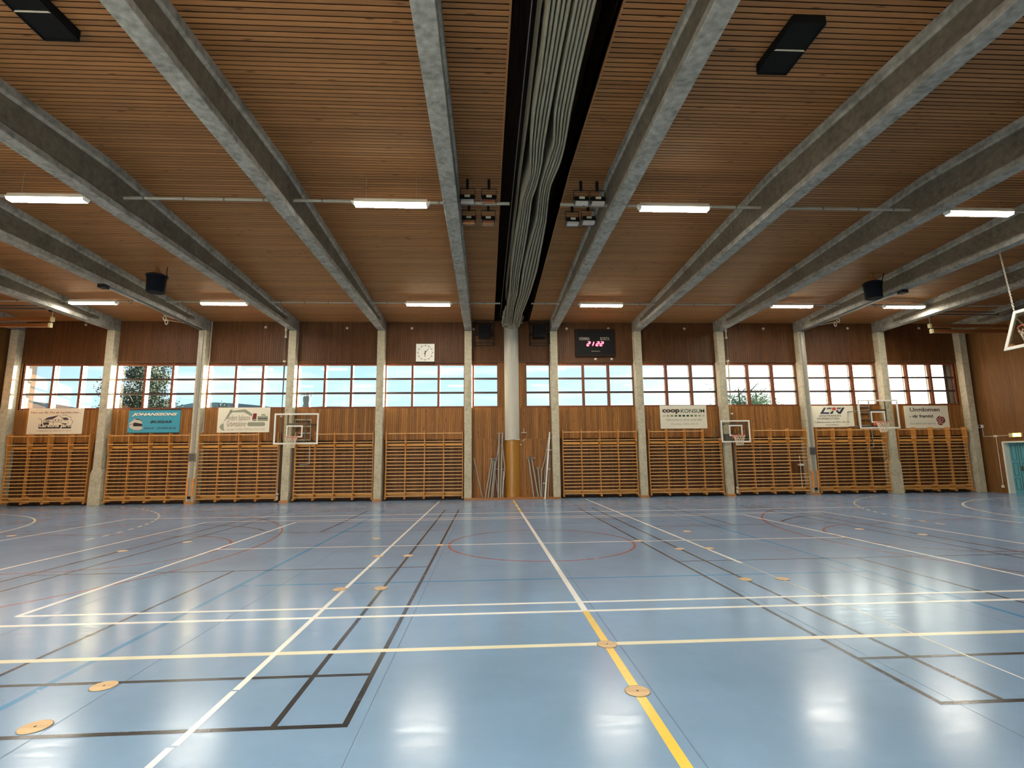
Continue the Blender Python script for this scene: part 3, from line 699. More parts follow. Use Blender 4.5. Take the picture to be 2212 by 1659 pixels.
for nm, a, l, b_, w in (('hour_hand', 183, .18, .08, .04), ('minute_hand', 40, .23, .08, .03)):
    a = math.radians(a); m_ = MB(); d = (math.sin(a), math.cos(a)); p = (d[1], -d[0])
    m_.poly_y([(cx - d[0] * b_ + p[0] * w / 2, cz - d[1] * b_ + p[1] * w / 2), (cx + d[0] * l + p[0] * w / 4, cz + d[1] * l + p[1] * w / 4), (cx + d[0] * l - p[0] * w / 4, cz + d[1] * l - p[1] * w / 4), (cx - d[0] * b_ - p[0] * w / 2, cz - d[1] * b_ - p[1] * w / 2)], .186, .004); part(nm, m_, 'ink', r)

r = thing('scoreboard', 'black scoreboard with red digits between ceiling and windows', 'scoreboard', (3.6, .29, 5.9))
m_ = MB(); m_.box(2.74, 4.46, .20, .298, 5.86, 5.96); m_.box(2.74, 4.46, .20, .298, 6.98, 7.06); m_.box(2.74, 2.82, .20, .298, 5.96, 6.98); m_.box(4.38, 4.46, .20, .298, 5.96, 6.98); bevel(part('frame', m_, 'dark_brown', r), .008, 1)
m_ = MB(); m_.box(2.82, 4.38, .22, .29, 5.96, 6.98); disp = part('display_panel', m_, 'black', r)
def sx(px): return 2.735 + (px - 150) / 1630 * 1.725
def sz(py): return 7.05 - (py - 240) / 1100 * 1.16
for w_, a, b in (('HEMMA', 315, 745), ('BORTA', 1180, 1550)): m_ = MB(); add_text(m_, w_, sx(a), sx(b), sz(700), sz(565), .2185, .012); part('lettering', m_, 'ink_dim', disp)
m_ = MB(); m_.box(sx(800), sx(1150), .2170, .2195, sz(1160), sz(1140)); part('maker_plate', m_, 'ink_dim', disp)
def digit(ch, x0, x1, z0, z1):
    m2 = MB(); w = .042; s_ = .06; zm = (z0 + z1) / 2
    P = lambda u, v: (x0 + u * (x1 - x0) + (v - .5) * s_, z0 + v * (z1 - z0))
    if ch == '1': m2.strip_y([P(.5, 0), P(.5, 1)], w, .2165)
    else:
        for a, b in (((0, 1), (1, 1)), ((1, 1), (1, .5)), ((1, .5), (0, .5)), ((0, .5), (0, 0)), ((0, 0), (1, 0))): m2.strip_y([P(*a), P(*b)], w, .2165)
    part('digit', m2, 'led', disp)
for ch, a, b in (('2', 655, 740), ('1', 850, 925), ('2', 1020, 1110), ('2', 1180, 1275)): digit(ch, sx(a), sx(b), sz(920), sz(765))
for i, (px, lab) in enumerate(((965, 'small pale square socket under the scoreboard, left of two'), (1620, 'small pale socket under the right end of the scoreboard'))):
    m_ = MB(); x = sx(px); m_.box(x - .045, x + .045, .26, .299, 5.72, 5.81); bevel(solo('wall_socket', m_, 'cable', lab, 'socket', (x, .3, 5.72)), .006, 1)

# ------------------------------------------------------------------ curtain post and dividing curtain
r = thing('curtain_post', 'tall rounded post, white above and ochre below, in the middle of the window wall', 'post', (.025, .3, 0.075))
def arch(z0, z1, x0, x1, d, nm, mat):
    m2 = MB(); n_ = 22; w = x1 - x0
    pr = [(x0, .30), (x0, .235)] + [(x0 + w * (i / n_), .235 - d * math.sin(PI * i / n_) ** .8) for i in range(1, n_)] + [(x1, .235), (x1, .30)]
    m2.loft([[(x, y, z0) for x, y in pr], [(x, y, z1) for x, y in pr]]); part(nm, m2, mat, r, True)
arch(.075, 2.38, -.262, .312, .155, 'lower_cover', 'post_ochre'); arch(2.38, 7.25, -.285, .318, .19, 'upper_cover', 'post_white')
m_ = MB(); m_.box(-.29, .322, .10, .299, 2.365, 2.385); part('joint_strip', m_, 'sign_white', r)

from mathutils import noise
r = thing('divider_curtain', 'long bundled grey dividing curtain folded up in the ceiling slot', 'curtain', (.05, -10, 7.0))
CT = [(-21, -.32, -.013, .014, .29), (-15.3, -.316, -.013, .014, .29), (-14.27, -.30, -.02, .015, .291), (-13.34, -.315, -.017, .027, .315), (-12.53, -.283, -.013, .125, .355), (-11.96, -.24, .012, .074, .356),
      (-11.59, -.21, .005, .054, .315), (-11.14, -.25, -.01, .04, .27), (-10.62, -.305, -.06, .06, .29), (-9.6, -.31, -.032, .105, .37), (-8.0, -.335, -.015, .035, .43), (-6.4, -.33, -.023, .02, .475),
      (-4.36, -.27, .02, .07, .445), (-3.0, -.27, -.02, .03, .40), (-1.8, -.25, .0, .03, .34), (-.9, -.22, .02, .05, .34), (0, -.2, .02, .05, .34)]
def foldx(b, y, j, n_):
    for p, q in zip(CT[:-1], CT[1:]):
        if p[0] <= y <= q[0]: break
    t = (y - p[0]) / (q[0] - p[0]); L_ = p[1 + 2 * b] + (q[1 + 2 * b] - p[1 + 2 * b]) * t; R_ = p[2 + 2 * b] + (q[2 + 2 * b] - p[2 + 2 * b]) * t
    f = max(0, min(1, (y + 2.4) / 2.0)); w = (R_ - L_) / n_
    return L_ + w * (j + .5) + .05 * noise.noise((j * 1.7 + b * 9, y * 1.5, 0)) * f, w
for b in (0, 1):
    n_ = 5
    for j in range(n_):
        m_ = MB(); rings = []; y = -21.0
        while y <= -.3:
            xx, w = foldx(b, y, j, n_); w *= .35
            zb = 7.06 + .02 * (j % 2) - .07 * max(0, min(1, (y + 2.2) / 1.8)) + .003 * noise.noise((j, y * .6, b * 5))
            rings.append([(xx - w, y, 7.9), (xx - w, y, zb + .022), (xx - w * .7, y, zb + .006), (xx, y, zb), (xx + w * .7, y, zb + .006), (xx + w, y, zb + .022), (xx + w, y, 7.9)])
            y += .2
        m_.loft(rings); part('fold', m_, 'curtain', r, True)
m_ = MB(); m_.loft([[(-.30 + .02 * noise.noise((0, y * .5, 1)), y, 7.9), (-.345 + .02 * noise.noise((3, y * .5, 1)), y, 7.26), (-.335, y, 7.9)] for y in [-21 + .4 * i for i in range(46)]]); part('outer_flap', m_, 'curtain', r, True)
# the crumpled end that slumps over the post
bm = bmesh.new(); bmesh.ops.create_icosphere(bm, subdivisions=5, radius=1.0)
for v in bm.verts:
    d = v.co.normalized()
    q = d * 2.2; rdg = 1 - abs(noise.noise((q.x * 1.2 + 5, q.y, q.z * .7))) * 2; rd2 = 1 - abs(noise.noise((q.x * 2.7, q.y * 2.4 + 9, q.z * 1.5))) * 2
    s_ = .66 + .36 * rdg + .20 * rd2
    v.co = Vector((d.x * .40 * s_, d.y * .42 * s_, d.z * .44 * s_))
me = bpy.data.meshes.new('crumpled_end'); bm.to_mesh(me); bm.free(); me.materials.append(M['curtain'])
me.polygons.foreach_set('use_smooth', [True] * len(me.polygons))
o = link('crumpled_end', me, r, (.06 - .05, -.52 + 10, 7.38 - 7.0))
m_ = MB(); m_.tube([(-.30, -2.4, 7.25), (-.36, -1.6, 7.1), (-.40, -1.0, 7.02), (-.34, -.6, 6.95), (-.2, -.35, 6.98)], .03, 8); part('hem_cord', m_, 'curtain', r, True)
m_ = MB(); m_.box(-.445, -.43, -21, .2, 7.62, 7.65); solo('curtain_rail', m_, 'steel_dark', 'thin steel rail left of the bundled curtain in the slot', 'rail', (-.43, -10, 7.62))

# ------------------------------------------------------------------ ceiling lamps and conduits
def lamp_meshes():
    h = MB(); L_ = .80
    h.loft([[(-L_, y, z) for y, z in ((-.05, .10), (.05, .10), (.095, .0), (-.095, .0))], [(L_, y, z) for y, z in ((-.05, .10), (.05, .10), (.095, .0), (-.095, .0))]])
    g = MB(); P_ = [(-.09, 0), (.09, 0), (.08, -.05), (-.08, -.05)]
    for i in range(4):
        (ya, za), (yb, zb_) = P_[i], P_[(i + 1) % 4]; g.face([(-L_ + .02, ya, za), (L_ - .02, ya, za), (L_ - .02, yb, zb_), (-L_ + .02, yb, zb_)], 0 if i == 2 else 1)
    e = []
    for s in (-1, 1):
        m2 = MB(); m2.loft([[(s * (L_ - .02), y, z) for y, z in ((-.1, .01), (.1, .01), (.08, -.06), (-.08, -.06))], [(s * (L_ + .06), y, z) for y, z in ((-.04, .06), (.04, .06), (.03, .02), (-.03, .02))]]); e.append(m2.mesh('end_cap', 'white'))
    st = MB()
    for s in (-1, 1): st.box(s * .5 - .012, s * .5 + .012, -.012, .012, .10, 1.0)
    return h.mesh('housing', 'white'), g.mesh('diffuser', ['lamp', 'lamp_shade']), e
HOUS, DIFF, ENDC = lamp_meshes()
LAMPX = [-14.92, -10.42, -3.15, 3.24, 10.55, 15.0]
ROWW = {-2.62: 'in the far row', -10.02: 'in the middle row', -17.4: 'in the near row'}; LZ = 7.24
LB = {-14.92: 'over the house drawing sign', -10.42: 'over the excavator sign', -3.15: 'on the clock side of the curtain', 3.24: 'on the scoreboard side of the curtain', 10.55: 'over the bay right of the small backboard', 15.0: 'over the red dot sign'}
for y in (-2.62, -10.02, -17.4):
    for x in LAMPX:
        hidden = y == -17.4 or (y == -10.02 and abs(x) > 15)
        lab = 'lit fluorescent ceiling lamp outside the frame of the photo' if hidden else 'lit fluorescent ceiling lamp %s, %s' % (ROWW[y], LB[x])
        r = thing('ceiling_lamp', lab, 'lamp', (x, y, LZ), 'fluorescent lamps outside the photo' if hidden else 'fluorescent ceiling lamps')
        for nm, me in (('housing', HOUS), ('diffuser', DIFF), ('end_cap', ENDC[0]), ('end_cap', ENDC[1])): link(nm, me, r)
        m_ = MB(); zt = ceil_z(y) - LZ
        for s in (-1, 1): m_.box(s * .55 - .003, s * .55 + .003, -.003, .003, .10, zt)
        link('hanger', m_.mesh('hanger', 'steel'), r)
def conduit(y, x0, x1, lab):
    m_ = MB(); zc = LZ + .05; m_.tube([(x0, y, zc), (x1, y, zc)], .035 if y < -5 else .03, 10)
    n_ = max(1, int((x1 - x0) / .7)); r = thing('conduit', lab, 'conduit', ((x0 + x1) / 2, y, zc), 'lamp conduits under the ceiling')
    part('tube', m_, 'tube_grey', r, True)
    for i in range(n_):
        m_ = MB(); x = x0 + (x1 - x0) * (i + .5) / n_; m_.tube([(x - .02, y, zc), (x + .02, y, zc)], .041 if y < -5 else .036, 10); part('clip', m_, 'steel_dark', r)
for y in (-2.62, -10.02):
    cuts = sorted([(x - .86, x + .86) for x in LAMPX])
    for k in range(-5, 6):
        a, b = k * B - B / 2 + .102, k * B + B / 2 - .102
        spans = [(a, -.52), (.62, b)] if k == 0 else [(a, b)]
        for c0, c1 in cuts:
            nx = []
            for p, q in spans:
                if c1 <= p or c0 >= q: nx.append((p, q)); continue
                if c0 > p + .1: nx.append((p, c0))
                if c1 < q - .1: nx.append((c1, q))
            spans = nx
        for i, (p, q) in enumerate(spans):
            side = (' left piece' if i == 0 else ' right piece') if len(spans) > 1 else ''
            conduit(y, p, q, 'grey conduit, %s lamp row, bay of %s%s' % ('far' if y > -5 else 'middle', BAY[k], side))

# ------------------------------------------------------------------ floodlights beside the curtain
def floodlight(x, y, lab, refl, tilt):
    r = thing('floodlight', lab, 'floodlight', (x, y, 7.40), 'floodlights beside the curtain')
    b_ = MB(); b_.loft([[(x - .15, y - .07, 7.44), (x + .15, y - .07, 7.44), (x + .15, y + .10, 7.46), (x - .15, y + .10, 7.46)], [(x - .165, y - .11, 7.33), (x + .165, y - .11, 7.33), (x + .165, y + .07, 7.31), (x - .165, y + .07, 7.31)]])
    part('housing', b_, 'black', r)
    b_ = MB(); b_.box(x - .14, x + .14, y - .09, y + .05, 7.265, 7.32); part('reflector', b_, refl, r)
    b_ = MB()
    for s in (-1, 1): b_.box(x + s * .165 - .008, x + s * .165 + .008, y - .11, y + .07, 7.25, 7.33)
    b_.box(x - .165, x + .165, y + .055, y + .07, 7.25, 7.33); part('side_flap', b_, 'steel_dark', r)
    zt = ceil_z(y) - .005
    b_ = MB(); b_.tube([(x - .165, y, 7.40), (x - .165, y, 7.62), (x + .165, y, 7.62), (x + .165, y, 7.40)], .011, 6); b_.box(x - .03, x + .03, y - .03, y + .03, 7.61, zt); part('bracket', b_, 'black', r)
    b_ = MB(); b_.box(x - .06, x + .06, y - .118, y - .105, 7.36, 7.41); part('label_plate', b_, 'cable', r)
for x, y, lab, rf in ((-1.46, -10.05, 'black floodlight left of the curtain, upper left of four', 'flood_white'), (-.98, -10.05, 'black floodlight left of the curtain, upper right of four with copper reflector', 'flood_warm'),
                      (-1.46, -9.05, 'black floodlight left of the curtain, lower left of four', 'flood_warm'), (-.99, -9.05, 'black floodlight left of the curtain, lower right of four', 'flood_warm'),
                      (1.10, -10.05, 'black floodlight right of the curtain, upper left of four', 'flood_white'), (1.47, -10.05, 'black floodlight right of the curtain, upper right beside the beam', 'flood_white'),
                      (1.07, -9.05, 'black floodlight right of the curtain, lower left of four', 'flood_white'), (1.45, -9.12, 'black floodlight right of the curtain, lower right beside the beam', 'flood_white')):
    floodlight(x, y, lab, rf, 0)

# ------------------------------------------------------------------ vents, loudspeakers, cages
for x, y, lab in ((3.43, -14.2, 'black slatted ceiling vent at the top right'), (-7.03, -14.45, 'black ceiling vent at the top left, cut by the frame')):
    zc = ceil_z(y); r = thing('ceiling_vent', lab, 'vent', (x, y, zc - .14))
    m_ = MB(); w, l = .23, .47
    for q in (-1, 1):
        m_.box(x + q * w - .012, x + q * w + .012, y - l, y + l, zc - .14, zc + .02); m_.box(x - w, x + w, y + q * l - .012, y + q * l + .012, zc - .14, zc + .02)
    part('housing', m_, 'grille', r)
    m_ = MB(); m_.box(x - w, x + w, y - l, y + l, zc - .125, zc + .02); part('grille', m_, 'grille', r)
    m_ = MB(); m_.box(x - w, x + w, y - .006, y + .006, zc - .142, zc - .12); part('divider_bar', m_, 'cable', r)
for x, lab in ((-11.22, 'black barrel loudspeaker hanging from the left ceiling, above the excavator bay'), (11.80, 'black barrel loudspeaker hanging from the right ceiling')):
    y = -5.1; zc = ceil_z(y); r = thing('loudspeaker', lab, 'loudspeaker', (x, y, 6.80)); dz = 0 if x < 0 else -.06
    m_ = MB(); rr = [(.235, 6.80), (.25, 6.83), (.262, 7.2), (.27, 7.30), (.255, 7.36)]
    m_.loft([[(x + q * math.cos(a), y + q * math.sin(a), z + dz) for a in [2 * PI * i / 24 for i in range(24)]] for q, z in rr]); part('body', m_, 'navy', r, True)
    m_ = MB(); m_.tube([(x + .285 * math.cos(a), y + .285 * math.sin(a), 7.32 + dz) for a in [2 * PI * i / 24 for i in range(24)]], .022, 6, closed_path=True); part('top_rim', m_, 'black', r, True)
    m_ = MB(); m_.loft([[(x + q * math.cos(a), y + q * math.sin(a), z) for a in [2 * PI * i / 16 for i in range(16)]] for q, z in ((.13, 7.34 + dz), (.13, 7.45 + dz), (.05, 7.52 + dz), (.05, zc))]); part('mount', m_, 'ceil_wood', r, True)
    s = 1
    m_ = MB(); m_.tube([(x + .26, y, 7.2 + dz), (x + .33, y - .02, 7.28 + dz), (x + .31, y - .05, 7.42 + dz), (x + .36, y - .1, zc - .02)], .012, 6); part('power_cord', m_, 'black', r)
for x0, x1, lab in ((-1.50, -.72, 'black caged box high on the wall left of the curtain post'), (.80, 1.60, 'black caged box high on the wall right of the curtain post')):
    r = thing('caged_speaker', lab, 'loudspeaker', ((x0 + x1) / 2, .29, 6.4))
    m_ = MB(); m_.box(x0 + .14, x1 - .14, -.12, .28, 6.62, 7.2); bevel(part('box', m_, 'black', r), .02)
    m_ = MB(); g = .012
    for x in (x0, x1):
        for y in (-.22, .28): m_.box(x - g, x + g, y - g, y + g, 6.34, 7.30)
        for z in (6.35, 6.8, 7.29): m_.box(x - g, x + g, -.22, .28, z - g, z + g)
    for z in (6.35, 6.8, 7.29):
        for y in (-.22, .28): m_.box(x0, x1, y - g, y + g, z - g, z + g)
    for i in range(1, 4): m_.box(x0 + (x1 - x0) * i / 4 - .005, x0 + (x1 - x0) * i / 4 + .005, -.225, -.215, 6.35, 7.29)
    part('cage', m_, 'black', r)

# ------------------------------------------------------------------ small fittings on the upper wall
for x, z, lab in ((-17.35, 7.2, 'over the house drawing sign'), (-10.18, 7.12, 'over the excavator sign'), (-6.85, 7.09, 'left of the clock bay'), (-4.16, 7.09, 'above left of the clock'), (-1.57, 7.06, 'left of the curtain post'),
                  (2.4, 7.09, 'above left of the scoreboard'), (4.2, 7.1, 'above right of the scoreboard'), (7.53, 7.1, 'over the green squares sign'), (11.05, 7.11, 'right of the small backboard'), (14.87, 7.14, 'over the red dot sign'), (18.16, 7.15, 'over the red flower sign')):
    m_ = MB(); m_.disc_y(x, z, .055, .275, .024); m_.disc_y(x, z, .022, .262, .014)
    solo('wall_disc', m_, 'pipe', 'small pale round disc on the upper wall ' + lab, 'disc', (x, .3, z), 'round discs on the upper wall')
m_ = MB(); pts = [(-16 + i * .8, .288, 5.665 + .006 * math.sin(i * 2.1)) for i in range(46)]; m_.tube(pts, .006, 6)
solo('wall_cable', m_, 'ink_brown', 'thin cable running along the wall above the windows', 'cable', (0, .29, 5.66))
m_ = MB(); x = -12.345; m_.tube([(x, .27, 7.36), (x, .27, 5.8), (x - .02, .25, 5.4), (x - .02, .25, 2.78)], .022, 8); solo('wall_cable', m_, 'cable', 'white cable down the right side of the column between blue and excavator signs', 'cable', (x, .27, 2.78))
for sx_, lab in ((-9.25, 'grey downpipe left of the column behind the large left backboard'), (9.25, 'grey downpipe right of the column behind the small backboard')):
    r = thing('downpipe', lab, 'pipe', (sx_, .15, .1))
    m_ = MB(); m_.tube([(sx_ - .03 * (1 if sx_ < 0 else -1), .07, 7.2), (sx_, .07, 6.95), (sx_, .07, 6.6), (sx_, .07, .25), (sx_, .06, .1)], .045, 10); part('tube', m_, 'pipe', r, True)
    for z in (.3, 3.35, 5.6, 6.62, 6.9): m_ = MB(); m_.tube([(sx_, .07, z), (sx_, .07, z + .07)], .058, 10); part('collar', m_, 'pipe', r)
# orange-guarded channels on two columns
for k, lab in ((-3.5, 'steel channel with orange wooden guards on the column between blue and excavator signs'), (3.5, 'steel channel with orange wooden guards on the column left of the red dot sign')):
    x = k * B; r = thing('guarded_channel', lab, 'channel', (x, -.002, .09))
    m_ = MB(); m_.box(x - .055, x + .055, -.035, -.002, .1, 6.85); part('channel', m_, 'pole', r)
    for q in (-1, 1):
        b_ = MB(); b_.loft([[(x + q * .10 - .04, -.055, z), (x + q * .10 + .04, -.055, z), (x + q * .10 + .04, -.002, z), (x + q * .10 - .04, -.002, z)] for z in (.28, .98)]); part('edge_guard', b_, 'orange', r)
    b_ = MB(); b_.box(x - .13, x + .13, -.047, -.036, 1.64, 1.95); plate = part('notice_plate', b_, 'steel_dark', r)
    b_ = MB()
    for i in range(3): b_.box(x - .09, x + .06, -.049, -.047, 1.70 + i * .08, 1.72 + i * .08)
    part('notice_mark', b_, 'ink', plate)
    b_ = MB(); b_.box(x - .06, x + .04, -.07, -.036, .2, .3); part('floor_hook', b_, 'black', r)
    s = -1 if k < 0 else 1
    r = thing('hook_track', 'steel hook track under the ceiling beam ending %s' % ('between blue and excavator signs' if k < 0 else 'left of the red dot sign'), 'track', (x, -3, 6.8))
    b_ = MB(); b_.box(x - .035, x + .035, -5.3, -.1, 6.88, 6.928); part('rail', b_, 'steel_dark', r)
    b_ = MB(); b_.box(x - .10, x + .10, -5.52, -5.3, 6.82, 6.928); part('end_box', b_, 'black', r)
    for y in (-4.2, -2.6): b_ = MB(); b_.tube([(x - s * .02, y, 6.86), (x - s * .05, y, 6.78), (x - s * .02, y, 6.70), (x + s * .03, y, 6.74)], .013, 6); part('hook', b_, 'steel_dark', r)
    for y in (-1.7, -1.1): b_ = MB(); b_.tube([(x + s * .62 + (y + 1.4) * .5 * s + .05 * math.cos(a), y, 6.95 + .09 * math.sin(a)) for a in [2 * PI * i / 12 for i in range(12)]], .02, 6, closed_path=True); b_.tube([(x + s * .62 + (y + 1.4) * .5 * s, y, 7.03), (x + s * .05, y, 6.9)], .008, 5); part('ring', b_, 'cable', r)

# twin hanging wooden bars near both end walls
for s, y, lab in ((-1, -2.0, 'pair of hanging varnished wooden bars at the left edge under the ceiling'), (1, -1.75, 'pair of hanging varnished wooden bars at the right edge under the ceiling')):
    z0 = 6.5 if s < 0 else 6.42; xa = s * 16.78; xb = s * 20.05; r = thing('hanging_bars', lab, 'gym bars', (s * 18.4, y, z0))
    for dz, dx in ((.22, 0), (0, .05)):
        m_ = MB(); a, b = sorted((xa + s * dx, xb)); m_.box(a, b, y - .05, y + .05, z0 + dz, z0 + dz + .15); o = part('bar', m_, 'beam_wood', r); bevel(o, .015, 2)
        m_ = MB(); a, b = sorted((xa + s * (dx + .02), xa + s * (dx - .06))); m_.box(a, b, y - .058, y + .058, z0 + dz - .006, z0 + dz + .156); part('end_cap', m_, 'brass', r)
    m_ = MB(); m_.tube([(xa, y, z0 + .37), (xa, y, 7.1)], .012, 6); m_.tube([(xa, y, z0 + .14), (xa, y, z0 + .23)], .012, 6); part('hanger', m_, 'cable', r)
    m_ = MB(); a, b = sorted((xa - s * .16, xa + s * .1)); m_.box(a, b, y - .07, y + .07, 7.08, 7.16); part('pulley_box', m_, 'black', r)
    m_ = MB(); a, b = sorted((xa - s * .2, s * 20.15)); m_.box(a, b, y - .03, y + .03, 7.16, 7.21); m_.box(a, b, y + .06, y + .10, 7.30, 7.35); part('support_rail', m_, 'steel_dark', r)

# ------------------------------------------------------------------ basketball hoops
def bar_frame(mb, x0, x1, z0, z1, y, w, t):
    mb.box(x0, x1, y - t, y, z1 - w, z1); mb.box(x0, x1, y - t, y, z0, z0 + w); mb.box(x0, x0 + w, y - t, y, z0 + w, z1 - w); mb.box(x1 - w, x1, y - t, y, z0 + w, z1 - w)
def net_mesh(cx, cy, cz, R0=.225, R1=.12, H=.40, n_=12, rows=5):
    m2 = MB()
    for i in range(n_):
        for d in (-1, 1):
            pts = []
            for j in range(rows + 1):
                a = 2 * PI * (i + d * j * .5) / n_; t = j / rows; R = R0 + (R1 - R0) * (t ** .7)
                pts.append((cx + R * math.cos(a), cy + R * math.sin(a), cz - H * t))
            m2.tube(pts, .0065, 4)
    return m2
def hoop(x0, x1, z0, z1, yb, ix, iz, rimx, rimz, lab, ladder, w=.06):
    r = thing('basketball_backboard', lab, 'basketball hoop', ((x0 + x1) / 2, yb, z0), 'basketball backboards on the window wall')
    m_ = MB(); m_.box(x0 + .01, x1 - .01, yb - .012, yb, z0 + .01, z1 - .01); part('clear_panel', m_, 'acrylic', r)
    m_ = MB(); bar_frame(m_, x0, x1, z0, z1, yb - .012, w, .02); part('edge_frame', m_, 'white', r)
    m_ = MB(); bar_frame(m_, ix[0], ix[1], iz[0], iz[1], yb - .012, .05, .008); part('target_square', m_, 'white', r)
    yr = yb - .38
    m_ = MB(); m_.tube([(rimx + .225 * math.cos(a), yr + .225 * math.sin(a), rimz) for a in [2 * PI * i / 32 for i in range(32)]], .011, 8, closed_path=True)
    m_.box(rimx - .11, rimx + .11, yb - .05, yb - .02, rimz - .12, rimz + .01)
    for s in (-1, 1): m_.loft([[(rimx + s * .06 - .012, yb - .05, rimz), (rimx + s * .06 + .012, yb - .05, rimz), (rimx + s * .06 + .012, yb - .05, rimz - .09), (rimx + s * .06 - .012, yb - .05, rimz - .09)],
                              [(rimx + s * .06 - .012, yr + .215, rimz + .005), (rimx + s * .06 + .012, yr + .215, rimz + .005), (rimx + s * .06 + .012, yr + .215, rimz - .01), (rimx + s * .06 - .012, yr + .215, rimz - .01)]])
    rim = part('rim', m_, 'rim', r, True)
    part('net', net_mesh(rimx, yr, rimz - .005), 'net', rim)
    xm = (x0 + x1) / 2; m_ = MB()
    if ladder:
        for s in (-1, 1):
            m_.tube([(xm + s * .34, yb + .03, z0 + .02), (xm + s * .34, yb + .03, z1 - .02)], .025, 8)
            for z in (iz[1] + .06, z0 + .12):
                m_.tube([(xm + s * .34, yb + .03, z), (xm + s * .42, .02 if s * ladder < 0 else .28, z + .02)], .022, 8)
        for z in (iz[1] + .06, z0 + .12): m_.box(xm - .36, xm + .36, yb + .005, yb + .05, z - .02, z + .02)
    else:
        m_.box(x0 + .05, x1 - .05, yb + .005, yb + .04, z1 - .16, z1 - .12); m_.box(x0 + .05, x1 - .05, yb + .005, yb + .04, z0 + .22, z0 + .26)
        for xx in (x0 + .1, x1 - .12): m_.box(xx - .025, xx + .025, yb + .04, yb + .08, z0 + .1, z1 - .1)
        for xx in (x0 + .1, x1 - .12): m_.tube([(xx, yb + .07, z1 - .14), (8.96 + (.12 if xx > 9 else -.1), -.01, z1 - .14)], .02, 6)
        m_.box(8.82, 9.1, -.14, -.005, z0 + .08, z0 + .36); m_.tube([(8.3, yb + .12, z1 - .2), (8.45, -.1, z0 + .5), (8.42, -.05, z0 + .1)], .025, 6)
        m_.tube([(x1 - .12, yb + .07, z1 - .3), (9.25, -.02, z0 + .35)], .016, 6)
    part('support_arm', m_, 'steel_dark', r, True)
    if ladder:
        m_ = MB(); xl, xr_ = (-8.77, -8.14) if ladder > 0 else (14.90, 15.43); zl = z1 - .12
        for xx, zz in ((xl, z0 + .2), (xr_, z0 - .75)): m_.tube([(xx, .255, zz), (xx, .255, zl)], .022, 8)
        for i in range(4): z = zl - .04 - i * .27; m_.box(xl, xr_, .235, .275, z - .02, z + .02)
        m_.tube([(xr_, .255, z0 - .75), (xr_ - .38, .255, z0 - .78)], .028, 8)
        part('wall_ladder', m_, 'steel', r, True)
YL = -.9
hoop(-9.12, -7.46, 2.24, 3.42, YL, (-8.66, -8.05), (2.50, 2.96), -8.33, 2.50, 'large clear basketball backboard with white frame, left on the window wall', 1)
hoop(8.42, 9.62, 2.17, 3.06, -.6, (8.76, 9.31), (2.42, 2.87), 8.97, 2.44, 'small clear basketball backboard in front of a column, right of the green squares sign', 0, .055)
hoop(14.03, 15.72, 2.66, 3.83, YL, (14.54, 15.14), (2.90, 3.36), 14.72, 2.90, 'large clear basketball backboard with white frame, right below sunlit windows', -1)
# the hoisted backboard hanging over the goal end
r = thing('basketball_backboard', 'hoisted glass basketball backboard hung on chains, cut by the right edge', 'basketball hoop', (11.3, -10.5, 4.0))
def tp(u, v, d=0.0):    # board plane: u along Y (0 far edge .. 1 near edge), v up the tilted board
    nx, nz = -.92, .39
    return (11.13 + .39 * v + nx * d, -9.6 - 1.8 * u, 4.0 + .96 * v + nz * d)
def slab(mb, u0, u1, v0, v1, d0, d1):
    mb.loft([[tp(u0, v0, d), tp(u1, v0, d), tp(u1, v1, d), tp(u0, v1, d)] for d in (d0, d1)])
m_ = MB(); slab(m_, 0, 1, 0, 1, 0, .012); part('clear_panel', m_, 'acrylic', r)
m_ = MB(); w, h = .038, .075
slab(m_, 0, 1, 0, h, .012, .03); slab(m_, 0, 1, 1 - h, 1, .012, .03); slab(m_, 0, w, h, 1 - h, .012, .03); slab(m_, 1 - w, 1, h, 1 - h, .012, .03); part('edge_frame', m_, 'white', r)
m_ = MB()
slab(m_, .34, .66, .15, .20, .012, .02); slab(m_, .34, .66, .55, .60, .012, .02); slab(m_, .34, .37, .2, .55, .012, .02); slab(m_, .63, .66, .2, .55, .012, .02); part('target_square', m_, 'white', r)
c = Vector(tp(.5, .17, .38)); nrm = Vector((-.92, 0, .39)); upv = Vector((.39, 0, .92)); m_ = MB()
m_.tube([c + nrm * .225 * math.cos(a) + Vector((0, 1, 0)) * .225 * math.sin(a) for a in [2 * PI * i / 28 for i in range(28)]], .011, 8, closed_path=True); slab(m_, .44, .56, .05, .18, .02, .15); rim = part('rim', m_, 'rim', r, True)
part('net', net_mesh(c.x, c.y, c.z), 'net', rim)
m_ = MB()
for u in (.3, .7): m_.tube([tp(u, .1, -.02), tp(u, .9, -.02)], .025, 8); m_.tube([tp(u, .9, -.02), (12.5, -9.6 - 1.8 * u, 6.93)], .03, 8)
part('support_arm', m_, 'steel_dark', r)
def chain(mb, p, q, n_):
    p, q = Vector(p), Vector(q); d = (q - p) / n_; dn = d.normalized(); u = dn.cross(Vector((0, 1, 0))).normalized(); w_ = dn.cross(u)
    for i in range(n_):
        o_ = p + d * (i + .5); a_ = u if i % 2 else w_; L2 = d.length * .62
        mb.tube([o_ + dn * L2 * math.cos(t) + a_ * .016 * math.sin(t) for t in [2 * PI * j / 8 for j in range(8)]], .006, 4, closed_path=True)
m_ = MB(); chain(m_, tp(0, 1, 0), (12.62, -8.5, 6.93), 40); chain(m_, tp(1, 1, 0), (12.62, -12.4, 6.93), 40); chain(m_, tp(.02, .85, -.05), (11.7, -9.9, 4.15), 16); part('chain', m_, 'chain', r)
m_ = MB(); slab(m_, .035, .085, .07, .16, -.06, -.005); part('corner_bracket', m_, 'orange', r)

